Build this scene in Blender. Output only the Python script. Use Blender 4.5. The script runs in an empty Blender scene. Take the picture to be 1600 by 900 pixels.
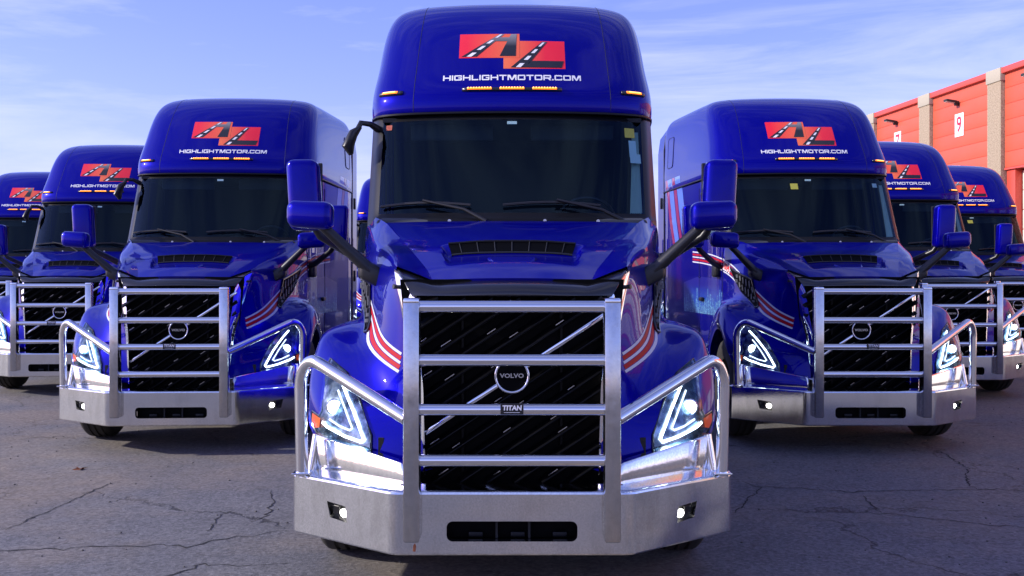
import bpy, bmesh, math, random
import numpy as np
from mathutils import Vector, Matrix
from mathutils.bvhtree import BVHTree
from mathutils.geometry import tessellate_polygon
random.seed(7)
RAD = math.radians
scene = bpy.context.scene
COL = scene.collection

# ------------------------------------------------------------------ camera
cam_d = bpy.data.cameras.new('camera')
cam_d.sensor_width = 36.0
cam_d.lens = 37.5
cam_d.shift_y = -0.01375
cam_d.clip_end = 2000.0
cam = bpy.data.objects.new('camera', cam_d)
COL.objects.link(cam)
cam.location = (0, 0, 1.73)
cam.rotation_euler = (RAD(90), 0, 0)
scene.camera = cam

# ------------------------------------------------------------------ sky and sun
SUN_EL, SUN_AZ = RAD(25), RAD(-96)     # azimuth from +Y, negative = to the left
world = bpy.data.worlds.new('World')
scene.world = world
world.use_nodes = True
wn, wl = world.node_tree.nodes, world.node_tree.links
wn.clear()
w_out = wn.new('ShaderNodeOutputWorld')
w_bg = wn.new('ShaderNodeBackground')
w_bg.inputs['Strength'].default_value = 0.11
w_sky = wn.new('ShaderNodeTexSky')
w_sky.sky_type = 'NISHITA'
w_sky.sun_disc = False
w_sky.sun_elevation = SUN_EL
w_sky.sun_rotation = SUN_AZ
w_sky.air_density = 1.0
w_sky.dust_density = 0.6
w_sky.ozone_density = 3.0
w_tint = wn.new('ShaderNodeMix'); w_tint.data_type = 'RGBA'; w_tint.blend_type = 'MULTIPLY'
w_tint.inputs[0].default_value = 1.0
w_tint.inputs[7].default_value = (0.80, 0.66, 1.12, 1)
w_tc = wn.new('ShaderNodeTexCoord')
w_map = wn.new('ShaderNodeMapping')
w_map.inputs['Scale'].default_value = (1.0, 1.0, 8.5)
w_map.inputs['Rotation'].default_value = (0.0, RAD(5), 0.0)
w_no = wn.new('ShaderNodeTexNoise')
w_no.inputs['Scale'].default_value = 2.3
w_no.inputs['Detail'].default_value = 7.0
w_no.inputs['Roughness'].default_value = 0.62
w_no.inputs['Distortion'].default_value = 0.6
w_rmp = wn.new('ShaderNodeMapRange')
w_rmp.inputs['From Min'].default_value = 0.44
w_rmp.inputs['From Max'].default_value = 0.74
w_rmp.inputs['To Max'].default_value = 0.52
w_cl = wn.new('ShaderNodeMix'); w_cl.data_type = 'RGBA'
w_cl.inputs[7].default_value = (4.1, 4.25, 5.0, 1)
wl.new(w_tc.outputs['Generated'], w_map.inputs['Vector'])
wl.new(w_map.outputs['Vector'], w_no.inputs['Vector'])
wl.new(w_no.outputs['Fac'], w_rmp.inputs['Value'])
wl.new(w_sky.outputs['Color'], w_tint.inputs[6])
wl.new(w_tint.outputs[2], w_cl.inputs[6])
wl.new(w_rmp.outputs['Result'], w_cl.inputs[0])
wl.new(w_cl.outputs[2], w_bg.inputs['Color'])
wl.new(w_bg.outputs['Background'], w_out.inputs['Surface'])

sun_d = bpy.data.lights.new('sun', 'SUN')
sun_d.energy = 2.6
sun_d.angle = RAD(1.5)
sun_d.color = (1.0, 0.93, 0.84)
sun = bpy.data.objects.new('sun', sun_d)
COL.objects.link(sun)
sv = Vector((math.sin(SUN_AZ) * math.cos(SUN_EL), math.cos(SUN_AZ) * math.cos(SUN_EL), math.sin(SUN_EL)))
sun.rotation_euler = (-sv).to_track_quat('-Z', 'Y').to_euler()
sun.location = (0, 0, 30)

scene.view_settings.view_transform = 'Standard'
scene.view_settings.look = 'None'
scene.view_settings.exposure = 1.12
scene.view_settings.gamma = 1.0

# ------------------------------------------------------------------ materials
def mat(name, base=(0.5, 0.5, 0.5), rough=0.5, metal=0.0, coat=0.0, coat_rough=0.03, emit=None, estr=0.0, spec=0.5):
    m = bpy.data.materials.new(name)
    m.use_nodes = True
    b = m.node_tree.nodes['Principled BSDF']
    b.inputs['Base Color'].default_value = (*base, 1)
    b.inputs['Roughness'].default_value = rough
    b.inputs['Metallic'].default_value = metal
    b.inputs['Coat Weight'].default_value = coat
    b.inputs['Coat Roughness'].default_value = coat_rough
    b.inputs['Specular IOR Level'].default_value = spec
    if emit:
        b.inputs['Emission Color'].default_value = (*emit, 1)
        b.inputs['Emission Strength'].default_value = estr
    return m

def nodes(m):
    return m.node_tree.nodes, m.node_tree.links, m.node_tree.nodes['Principled BSDF']

def noise(m, scale, detail=4, rough=0.55, vec='Object', stretch=None):
    n, l, b = nodes(m)
    tc = n.new('ShaderNodeTexCoord')
    t = n.new('ShaderNodeTexNoise')
    t.inputs['Scale'].default_value = scale
    t.inputs['Detail'].default_value = detail
    t.inputs['Roughness'].default_value = rough
    if stretch:
        mp = n.new('ShaderNodeMapping'); mp.inputs['Scale'].default_value = stretch
        l.new(tc.outputs[vec], mp.inputs['Vector']); l.new(mp.outputs['Vector'], t.inputs['Vector'])
    else:
        l.new(tc.outputs[vec], t.inputs['Vector'])
    return t.outputs['Fac']

def mrange(m, sock, a, b_, c, d):
    n, l, _ = nodes(m)
    r = n.new('ShaderNodeMapRange')
    r.inputs['From Min'].default_value = a; r.inputs['From Max'].default_value = b_
    r.inputs['To Min'].default_value = c; r.inputs['To Max'].default_value = d
    l.new(sock, r.inputs['Value'])
    return r.outputs['Result']

def mixcol(m, fac, c1, c2, blend='MIX'):
    n, l, _ = nodes(m)
    x = n.new('ShaderNodeMix'); x.data_type = 'RGBA'; x.blend_type = blend
    for i, c in ((6, c1), (7, c2)):
        if isinstance(c, tuple): x.inputs[i].default_value = (*c, 1)
        else: l.new(c, x.inputs[i])
    if isinstance(fac, (int, float)): x.inputs[0].default_value = fac
    else: l.new(fac, x.inputs[0])
    return x.outputs[2]

def bump(m, sock, strength, dist):
    n, l, b = nodes(m)
    bp = n.new('ShaderNodeBump')
    bp.inputs['Strength'].default_value = strength
    bp.inputs['Distance'].default_value = dist
    l.new(sock, bp.inputs['Height'])
    l.new(bp.outputs['Normal'], b.inputs['Normal'])

M = {}
M['paint'] = mat('blue_paint', (0.005, 0.002, 0.22), 0.28, 0.45, 1.0, 0.02, spec=0.0)
M['paint'].node_tree.nodes['Principled BSDF'].inputs['Coat IOR'].default_value = 1.26
_m = M['paint']; n_, l_, b_ = nodes(_m)
l_.new(mrange(_m, noise(_m, 3.0), 0.3, 0.7, 0.004, 0.02), b_.inputs['Coat Roughness'])
l_.new(mixcol(_m, noise(_m, 260, 1), (0.0008, 0.0004, 0.20), (0.0018, 0.0009, 0.30)), b_.inputs['Base Color'])

M['chrome'] = mat('polished_tube', (0.90, 0.90, 0.91), 0.10, 1.0)
_m = M['chrome']; n_, l_, b_ = nodes(_m)
l_.new(mrange(_m, noise(_m, 14), 0.3, 0.75, 0.04, 0.12), b_.inputs['Roughness'])
M['bright'] = mat('bright_chrome', (0.86, 0.88, 0.92), 0.05, 1.0)
M['steel'] = mat('bumper_steel', (0.82, 0.82, 0.82), 0.16, 1.0)
_m = M['steel']; n_, l_, b_ = nodes(_m)
_f = noise(_m, 9, 6, 0.65)
l_.new(mrange(_m, _f, 0.3, 0.75, 0.05, 0.13), b_.inputs['Roughness'])
l_.new(mixcol(_m, mrange(_m, noise(_m, 30, 8, 0.7), 0.55, 0.75, 0, 0.28), (0.86, 0.86, 0.86), (0.58, 0.57, 0.55)), b_.inputs['Base Color'])
_g = mixcol(_m, mrange(_m, noise(_m, 95, 3, 0.8), 0.35, 0.65, 0, 1), (0.74, 0.74, 0.74), (0.98, 0.98, 0.97))
_s = mixcol(_m, mrange(_m, noise(_m, 3.5, 8, 0.75, stretch=(1, 1, 0.35)), 0.50, 0.68, 0, 0.6), _g, (0.56, 0.55, 0.53))
_k = mixcol(_m, mrange(_m, noise(_m, 160, 2, 0.9, stretch=(1, 1, 0.25)), 0.70, 0.76, 0, 0.8), _s, (0.98, 0.98, 0.98))
l_.new(_k, b_.inputs['Base Color'])
bump(_m, noise(_m, 60, 5, 0.75), 0.05, 0.004)
M['post'] = mat('guard_post_steel', (0.46, 0.47, 0.49), 0.34, 1.0)
_m = M['post']; n_, l_, b_ = nodes(_m)
l_.new(mrange(_m, noise(_m, 18, 6, 0.65), 0.3, 0.75, 0.10, 0.26), b_.inputs['Roughness'])
l_.new(mixcol(_m, mrange(_m, noise(_m, 24, 7, 0.7), 0.45, 0.7, 0, 0.5), (0.62, 0.62, 0.63), (0.42, 0.42, 0.42)), b_.inputs['Base Color'])
M['louvre'] = mat('vent_louvre', (0.16, 0.16, 0.17), 0.45)
M['black'] = mat('satin_black_plastic', (0.012, 0.012, 0.014), 0.42)
M['gloss_black'] = mat('gloss_black', (0.008, 0.008, 0.012), 0.22, 0, 0.6, 0.08)
M['grille_black'] = mat('grille_black', (0.002, 0.002, 0.0025), 0.5, spec=0.06)
M['slat'] = mat('grille_slat', (0.0015, 0.0015, 0.002), 0.3, spec=0.15)
M['rubber'] = mat('tyre_rubber', (0.018, 0.017, 0.016), 0.8)
_m = M['rubber']; n_, l_, b_ = nodes(_m)
l_.new(mixcol(_m, noise(_m, 7, 5), (0.012, 0.012, 0.012), (0.045, 0.038, 0.03)), b_.inputs['Base Color'])
M['rim'] = mat('wheel_rim', (0.6, 0.6, 0.62), 0.3, 1.0)
M['arm'] = mat('mirror_arm_plastic', (0.014, 0.014, 0.016), 0.38)
M['trim'] = mat('windshield_trim', (0.005, 0.005, 0.006), 0.35, spec=0.25)
M['interior'] = mat('cab_interior', (0.012, 0.014, 0.019), 0.85)
M['dash'] = mat('dashboard', (0.05, 0.056, 0.066), 0.7)
M['curtain'] = mat('pale_curtain', (0.80, 0.82, 0.66), 0.9)
M['white'] = mat('white_vinyl', (0.85, 0.85, 0.87), 0.4)
M['stripe_white'] = mat('white_stripe', (0.56, 0.58, 0.66), 0.45, 0, 0.0, spec=0.2)
M['stripe_red'] = mat('red_stripe', (0.40, 0.004, 0.010), 0.45, 0, 0.0, spec=0.2)
M['number_red'] = mat('red_number', (0.75, 0.03, 0.03), 0.4)
M['road'] = mat('logo_black', (0.012, 0.012, 0.014), 0.4)
M['flag_red'] = mat('flag_red', (0.30, 0.012, 0.10), 0.3, 0, 0.9)
M['flag_blue'] = mat('flag_pale_blue', (0.10, 0.22, 0.75), 0.3, 0, 0.9)
M['skyline'] = mat('skyline_paint', (0.08, 0.3, 0.7), 0.35, 0, 0.6)
_m = M['skyline']; n_, l_, b_ = nodes(_m)
l_.new(mixcol(_m, mrange(_m, noise(_m, 55, 2), 0.42, 0.62, 0, 1), (0.005, 0.05, 0.34), (0.22, 0.50, 0.70)), b_.inputs['Base Color'])
M['amber'] = mat('amber_led', (0.8, 0.25, 0.02), 0.3, emit=(1.0, 0.20, 0.01), estr=1.1)
M['amber_core'] = mat('amber_led_core', (1, 0.7, 0.3), 0.3, emit=(1.0, 0.50, 0.09), estr=1.3)
M['turn'] = mat('turn_signal_lens', (0.70, 0.12, 0.03), 0.25, emit=(1.0, 0.12, 0.02), estr=0.12)
M['led'] = mat('white_led', (0.9, 0.95, 1), 0.3, emit=(0.82, 0.93, 1.0), estr=2.2)
M['led_soft'] = mat('white_light_guide', (0.8, 0.85, 0.9), 0.25, emit=(0.75, 0.88, 1.0), estr=0.9)
M['lamp'] = mat('lit_projector', (1, 1, 1), 0.3, emit=(0.95, 0.98, 1.0), estr=6.0)
M['fog'] = mat('lit_fog_lamp', (1, 1, 1), 0.3, emit=(1.0, 0.98, 0.93), estr=9.0)
M['housing'] = mat('headlight_housing', (0.20, 0.24, 0.30), 0.18, 0.85)
_m = M['housing']; n_, l_, b_ = nodes(_m)
l_.new(mixcol(_m, mrange(_m, noise(_m, 16, 3), 0.4, 0.65, 0, 1), (0.07, 0.09, 0.12), (0.42, 0.48, 0.56)), b_.inputs['Base Color'])
M['yellow'] = mat('yellow_sticker', (0.36, 0.36, 0.05), 0.6)
M['cyan'] = mat('pale_blue_sticker', (0.16, 0.36, 0.42), 0.6)
M['orange'] = mat('orange_sticker', (0.30, 0.05, 0.025), 0.6)
M['tag'] = mat('pale_green_tag', (0.5, 0.75, 0.68), 0.6)
M['seam'] = mat('panel_gap', (0.004, 0.004, 0.03), 0.6)
M['rust'] = mat('rusty_metal', (0.23, 0.07, 0.03), 0.8)
M['frame'] = mat('chassis_black', (0.01, 0.01, 0.01), 0.7)

def glass(name, tint, refl_ior=1.5, rough=0.0):
    m = bpy.data.materials.new(name); m.use_nodes = True
    n, l = m.node_tree.nodes, m.node_tree.links
    n.clear()
    o = n.new('ShaderNodeOutputMaterial'); mx = n.new('ShaderNodeMixShader')
    tr = n.new('ShaderNodeBsdfTransparent'); tr.inputs['Color'].default_value = (*tint, 1)
    gl = n.new('ShaderNodeBsdfGlossy'); gl.inputs['Roughness'].default_value = rough
    gl.inputs['Color'].default_value = (0.50, 0.78, 1.0, 1)
    fr = n.new('ShaderNodeFresnel'); fr.inputs['IOR'].default_value = refl_ior
    l.new(fr.outputs[0], mx.inputs[0]); l.new(tr.outputs[0], mx.inputs[1]); l.new(gl.outputs[0], mx.inputs[2])
    l.new(mx.outputs[0], o.inputs['Surface'])
    return m
M['windshield'] = glass('tinted_windshield', (0.55, 0.74, 0.84), 1.36, 0.01)
M['window'] = glass('tinted_side_window', (0.30, 0.38, 0.37), 1.45)
M['lens'] = glass('clear_lens', (0.93, 0.96, 1.0), 1.42)

def gradient(name, c1, c2, axis, a, b2, rough=0.35):
    m = mat(name, c1, rough, 0, 0.6)
    n, l, b = nodes(m)
    tc = n.new('ShaderNodeTexCoord'); sp = n.new('ShaderNodeSeparateXYZ')
    l.new(tc.outputs['Object'], sp.inputs[0])
    l.new(mixcol(m, mrange(m, sp.outputs[axis], a, b2, 0, 1), c1, c2), b.inputs['Base Color'])
    return m
M['skyglow'] = gradient('skyline_glow', (0.015, 0.09, 0.50), (0.002, 0.0012, 0.22), 'Z', 1.28, 1.60)
M['logo_a'] = gradient('logo_red_orange', (0.86, 0.012, 0.03), (0.90, 0.13, 0.04), 'X', -0.34, -0.05)
M['logo_b'] = gradient('logo_orange_red', (0.92, 0.17, 0.05), (0.88, 0.01, 0.03), 'X', -0.04, 0.25)
M['logo_road'] = gradient('logo_road', (0.01, 0.01, 0.012), (0.30, 0.29, 0.29), 'Z', 3.44, 3.56)

# ------------------------------------------------------------------ mesh helpers
def new_obj(name, verts, faces, material, parent=None, smooth=False, mats=None, midx=None):
    me = bpy.data.meshes.new(name)
    me.from_pydata([tuple(v) for v in verts], [], faces)
    for mm in (mats or [material]):
        me.materials.append(M[mm] if isinstance(mm, str) else mm)
    if midx:
        me.polygons.foreach_set('material_index', midx)
    if smooth:
        me.polygons.foreach_set('use_smooth', [True] * len(me.polygons))
    me.update()
    ob = bpy.data.objects.new(name, me)
    COL.objects.link(ob)
    ob.parent = parent
    return ob

def bm_obj(name, bm, material, parent=None, smooth=False, angle=None):
    me = bpy.data.meshes.new(name)
    bm.to_mesh(me); bm.free()
    me.materials.append(M[material] if isinstance(material, str) else material)
    if smooth or angle:
        me.polygons.foreach_set('use_smooth', [True] * len(me.polygons))
    if angle:
        me.set_sharp_from_angle(angle=RAD(angle))
    ob = bpy.data.objects.new(name, me)
    COL.objects.link(ob)
    ob.parent = parent
    return ob

def empty(name, parent=None, loc=(0, 0, 0)):
    e = bpy.data.objects.new(name, None)
    e.empty_display_size = 0.2
    COL.objects.link(e)
    e.location = loc
    e.parent = parent
    return e

def tag(o, label=None, cat=None, group=None, kind=None):
    if label: o['label'] = label
    if cat: o['category'] = cat
    if group: o['group'] = group
    if kind: o['kind'] = kind
    return o

def box_bm(c, s, bevel=0.0, seg=2, fn=None):
    bm = bmesh.new()
    bmesh.ops.create_cube(bm, size=1.0)
    for v in bm.verts:
        v.co = Vector((c[0] + v.co.x * s[0], c[1] + v.co.y * s[1], c[2] + v.co.z * s[2]))
    if bevel:
        bmesh.ops.bevel(bm, geom=list(bm.edges), offset=bevel, segments=seg, profile=0.5, affect='EDGES')
    if fn:
        for v in bm.verts: v.co = Vector(fn(v.co))
    bmesh.ops.recalc_face_normals(bm, faces=bm.faces)
    return bm

def box(name, c, s, material, parent, bevel=0.0, seg=2, fn=None):
    return bm_obj(name, box_bm(c, s, bevel, seg, fn), material, parent, angle=35 if bevel else None)

def fillet(pts, r, n=6):
    pts = [Vector(p) for p in pts]
    out = [pts[0]]
    for a, b, c in zip(pts, pts[1:], pts[2:]):
        d1, d2 = (a - b), (c - b)
        rr = min(r, d1.length * .49, d2.length * .49)
        p1, p2 = b + d1.normalized() * rr, b + d2.normalized() * rr
        for k in range(n + 1):
            t = k / n
            out.append(p1 * (1 - t) ** 2 + b * 2 * t * (1 - t) + p2 * t ** 2)
    out.append(pts[-1])
    return out

def tube_geo(path, r, n=14, caps=True, squash=None):
    """verts, faces of a swept tube; r is a number or a list per point"""
    path = [Vector(p) for p in path]
    rs = r if isinstance(r, (list, tuple)) else [r] * len(path)
    V, Fc = [], []
    t0 = (path[1] - path[0]).normalized()
    up = Vector((0, 0, 1)) if abs(t0.z) < 0.9 else Vector((1, 0, 0))
    nrm = (up - t0 * up.dot(t0)).normalized()
    for i, p in enumerate(path):
        if i == 0: t = t0
        elif i == len(path) - 1: t = (path[i] - path[i - 1]).normalized()
        else: t = ((path[i + 1] - path[i]).normalized() + (path[i] - path[i - 1]).normalized()).normalized()
        nrm = (nrm - t * nrm.dot(t)).normalized()
        bn = t.cross(nrm)
        for k in range(n):
            a = 2 * math.pi * k / n
            ca, sa = math.cos(a), math.sin(a)
            if squash: ca *= squash
            V.append(p + nrm * (ca * rs[i]) + bn * (sa * rs[i]))
    for i in range(len(path) - 1):
        for k in range(n):
            k2 = (k + 1) % n
            Fc.append((i * n + k, i * n + k2, (i + 1) * n + k2, (i + 1) * n + k))
    if caps:
        Fc.append(tuple(range(n - 1, -1, -1)))
        b = (len(path) - 1) * n
        Fc.append(tuple(range(b, b + n)))
    return V, Fc

def tube(name, path, r, material, parent, n=14, squash=None):
    V, Fc = tube_geo(path, r, n, True, squash)
    o = new_obj(name, V, Fc, material, parent, True)
    o.data.set_sharp_from_angle(angle=RAD(50))
    return o

def join_geo(parts):
    V, Fc = [], []
    for v, f in parts:
        b = len(V); V += list(v); Fc += [tuple(i + b for i in q) for q in f]
    return V, Fc

def catmull(P, sub, axis):
    """Catmull-Rom through control points along an axis of an array (..,3)"""
    P = np.moveaxis(np.asarray(P, float), axis, 0)
    n = P.shape[0]
    ext = np.concatenate([[2 * P[0] - P[1]], P, [2 * P[-1] - P[-2]]])
    out = []
    for i in range(n - 1):
        p0, p1, p2, p3 = ext[i], ext[i + 1], ext[i + 2], ext[i + 3]
        for k in range(sub):
            t = k / sub
            out.append(0.5 * ((2 * p1) + (-p0 + p2) * t + (2 * p0 - 5 * p1 + 4 * p2 - p3) * t * t + (-p0 + 3 * p1 - 3 * p2 + p3) * t ** 3))
    out.append(P[-1])
    return np.moveaxis(np.array(out), 0, axis)

def smooth_grid(G, it=2, fix_rows=()):
    for _ in range(it):
        H = G.copy()
        H[1:-1, 1:-1] = 0.5 * G[1:-1, 1:-1] + 0.125 * (G[:-2, 1:-1] + G[2:, 1:-1] + G[1:-1, :-2] + G[1:-1, 2:])
        for r in fix_rows: H[r] = G[r]
        G = H
    return G

def grid_geo(G, flip=False):
    R, C = G.shape[:2]
    V = [Vector(p) for p in G.reshape(-1, 3)]
    Fc = []
    for i in range(R - 1):
        for j in range(C - 1):
            q = (i * C + j, i * C + j + 1, (i + 1) * C + j + 1, (i + 1) * C + j)
            Fc.append(q[::-1] if flip else q)
    return V, Fc

def compact(V, Fc):
    used = sorted({i for f in Fc for i in f})
    mp = {a: b for b, a in enumerate(used)}
    return [V[i] for i in used], [tuple(mp[i] for i in f) for f in Fc]

def mx(V):           # mirror across the truck's centre plane
    return [Vector((-v.x, v.y, v.z)) for v in V]

def flipf(Fc):
    return [tuple(reversed(f)) for f in Fc]

def poly_grid(poly, step):
    """2-D polygon cut by a grid so it can follow a curved surface -> verts2d, faces"""
    bm = bmesh.new()
    vs = [bm.verts.new((p[0], 0, p[1])) for p in poly]
    for t in tessellate_polygon([[Vector((p[0], p[1], 0)) for p in poly]]):
        try: bm.faces.new([vs[i] for i in t])
        except ValueError: pass
    x0, x1 = min(p[0] for p in poly), max(p[0] for p in poly)
    z0, z1 = min(p[1] for p in poly), max(p[1] for p in poly)
    k = math.floor(x0 / step) + 1
    while k * step < x1:
        bmesh.ops.bisect_plane(bm, geom=bm.verts[:] + bm.edges[:] + bm.faces[:], plane_co=(k * step, 0, 0), plane_no=(1, 0, 0)); k += 1
    k = math.floor(z0 / step) + 1
    while k * step < z1:
        bmesh.ops.bisect_plane(bm, geom=bm.verts[:] + bm.edges[:] + bm.faces[:], plane_co=(0, 0, k * step), plane_no=(0, 0, 1)); k += 1
    bm.verts.index_update()
    V = [(v.co.x, v.co.z) for v in bm.verts]
    Fc = [tuple(v.index for v in f.verts) for f in bm.faces]
    bm.free()
    return V, Fc

def cast(bvh, p, view, off):
    """point on the body for (x,z) seen from the front or (y,z) seen from one side"""
    if view == 'front':
        o, d = Vector((p[0], -3, p[1])), Vector((0, 1, 0))
    elif view == 'right':
        o, d = Vector((4, p[0], p[1])), Vector((-1, 0, 0))
    elif view == 'left':
        o, d = Vector((-4, p[0], p[1])), Vector((1, 0, 0))
    hit, nr, _, _ = bvh.ray_cast(o, d)
    if hit is None: return None
    if nr.dot(d) > 0: nr = -nr
    return hit + nr * off

def decal_geo(bvh, polys, view, off, step=0.03):
    V, Fc = [], []
    for poly in polys:
        v2, f2 = poly_grid(poly, step)
        pts = [cast(bvh, p, view, off) for p in v2]
        b = len(V); mp = {}
        for i, p in enumerate(pts):
            if p is not None: mp[i] = len(V); V.append(p)
        for f in f2:
            if all(i in mp for i in f):
                Fc.append(tuple(mp[i] for i in f))
    return V, Fc

def fix_dir(V, Fc, toward):
    out = []
    for f in Fc:
        a, b, c = V[f[0]], V[f[1]], V[f[2]]
        nr = (b - a).cross(c - a)
        out.append(f if nr.dot(toward) >= 0 else tuple(reversed(f)))
    return out

TOW = {'front': Vector((0, -1, 0)), 'left': Vector((-1, 0, 0)), 'right': Vector((1, 0, 0))}
def decal(name, bvh, polys, view, off, material, parent, step=0.03):
    V, Fc = decal_geo(bvh, polys, view, off, step)
    return new_obj(name, V, fix_dir(V, Fc, TOW[view]), material, parent, True)

def islands(V, Fc):
    # separate pieces of a face list; vertices at the same place count as joined
    key = {}
    vid = [key.setdefault((round(v.x, 4), round(v.y, 4), round(v.z, 4)), len(key)) for v in V]
    par = list(range(len(key)))
    def find(a):
        while par[a] != a: par[a] = par[par[a]]; a = par[a]
        return a
    for f in Fc:
        for i in f[1:]: par[find(vid[i])] = find(vid[f[0]])
    out = {}
    for f in Fc: out.setdefault(find(vid[f[0]]), []).append(f)
    return list(out.values())

def decal_pieces(name, bvh, polys, view, off, material, parent, step=0.03, least=6):
    V, Fc = decal_geo(bvh, polys, view, off, step)
    Fc = fix_dir(V, Fc, TOW[view])
    for fs in islands(V, Fc):
        if len(fs) >= least:
            v, f = compact(V, fs)
            new_obj(name, v, f, material, parent, True)

def rect(x0, z0, x1, z1):
    return [(x0, z0), (x1, z0), (x1, z1), (x0, z1)]

def rrect(cx, cz, w, h, r, n=5):
    out = []
    for qx, qz, a0 in ((1, 1, 0), (-1, 1, 90), (-1, -1, 180), (1, -1, 270)):
        for k in range(n + 1):
            a = RAD(a0 + 90 * k / n)
            out.append((cx + qx * (w / 2 - r) + r * math.cos(a), cz + qz * (h / 2 - r) + r * math.sin(a)))
    return out

def ribbon(pts, w):
    """2-D polyline of width w -> list of quads with mitred joints"""
    P = [Vector((p[0], p[1])) for p in pts]
    L, R = [], []
    for i, p in enumerate(P):
        if i == 0: t = P[1] - P[0]
        elif i == len(P) - 1: t = P[-1] - P[-2]
        else: t = (P[i + 1] - P[i]).normalized() + (P[i] - P[i - 1]).normalized()
        t.normalize()
        nn = Vector((-t.y, t.x))
        ww = w[i] if isinstance(w, (list, tuple)) else w
        if 0 < i < len(P) - 1:
            ww = ww / max(0.35, abs(nn.dot(Vector((-(P[i + 1] - P[i]).normalized().y, (P[i + 1] - P[i]).normalized().x)))))
        L.append(p + nn * ww / 2); R.append(p - nn * ww / 2)
    return [[tuple(L[i]), tuple(R[i]), tuple(R[i + 1]), tuple(L[i + 1])] for i in range(len(P) - 1)]

GL = {  # wide extended capitals on a 1.5 x 1 cell, stroke 0.24
    'H': (1.5, [rect(0, 0, .27, 1), rect(1.23, 0, 1.5, 1), rect(.27, .39, 1.23, .61)]),
    'I': (.27, [rect(0, 0, .27, 1)]),
    'L': (1.3, [rect(0, 0, .27, 1), rect(.27, 0, 1.3, .22)]),
    'T': (1.4, [rect(0, .78, 1.4, 1), rect(.565, 0, .835, .78)]),
    'O': (1.5, [rect(0, .12, .27, .88), rect(1.23, .12, 1.5, .88), [(0, .12), (.12, 0), (1.38, 0), (1.5, .12), (1.23, .22), (.27, .22)], [(0, .88), (.27, .78), (1.23, .78), (1.5, .88), (1.38, 1), (.12, 1)]]),
    'C': (1.5, [rect(0, .12, .27, .88), [(0, .12), (.12, 0), (1.38, 0), (1.5, .12), (1.5, .34), (1.23, .34), (1.23, .22), (.27, .22)], [(0, .88), (.27, .78), (1.23, .78), (1.23, .66), (1.5, .66), (1.5, .88), (1.38, 1), (.12, 1)]]),
    'G': (1.5, [rect(0, .12, .27, .88), [(0, .12), (.12, 0), (1.38, 0), (1.5, .12), (1.5, .58), (.8, .58), (.8, .40), (1.23, .40), (1.23, .22), (.27, .22)], [(0, .88), (.27, .78), (1.23, .78), (1.23, .70), (1.5, .70), (1.5, .88), (1.38, 1), (.12, 1)]]),
    'M': (1.75, [rect(0, 0, .26, 1), rect(1.49, 0, 1.75, 1), [(.26, 1), (.26, .66), (.76, 0), (.99, 0), (.52, 1)], [(1.49, 1), (1.23, 1), (.85, .27), (.99, 0), (1.49, .66)]]),
    'R': (1.5, [rect(0, 0, .27, 1), [(.27, 1), (.27, .78), (1.23, .78), (1.5, .88), (1.38, 1)], [(1.5, .88), (1.23, .78), (1.23, .52), (1.5, .42)], [(.27, .30), (1.38, .30), (1.5, .42), (1.23, .52), (.27, .52)], [(.85, .30), (1.2, 0), (1.58, 0), (1.2, .30)]]),
    '.': (.27, [rect(0, 0, .27, .24)]),
}
def letters(txt, x0, x1, z0, z1, gap=0.2):
    w = sum(GL[c][0] for c in txt) + gap * (len(txt) - 1)
    sx, sz = (x1 - x0) / w, z1 - z0
    out, cx = [], 0
    for c in txt:
        for pl in GL[c][1]:
            out.append([(x0 + (cx + p[0]) * sx, z0 + p[1] * sz) for p in pl])
        cx += GL[c][0] + gap
    return out

def text_geo(body, size, offset=0.0, shear=0.0):
    cu = bpy.data.curves.new('t', 'FONT')
    cu.body = body; cu.size = size; cu.offset = offset; cu.shear = shear
    cu.align_x = 'CENTER'; cu.align_y = 'CENTER'; cu.resolution_u = 2
    ob = bpy.data.objects.new('t', cu); COL.objects.link(ob)
    me = bpy.data.meshes.new_from_object(ob)
    V = [(v.co.x, v.co.y) for v in me.vertices]
    Fc = [tuple(p.vertices) for p in me.polygons]
    bpy.data.objects.remove(ob); bpy.data.curves.remove(cu); bpy.data.meshes.remove(me)
    return V, Fc

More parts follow.
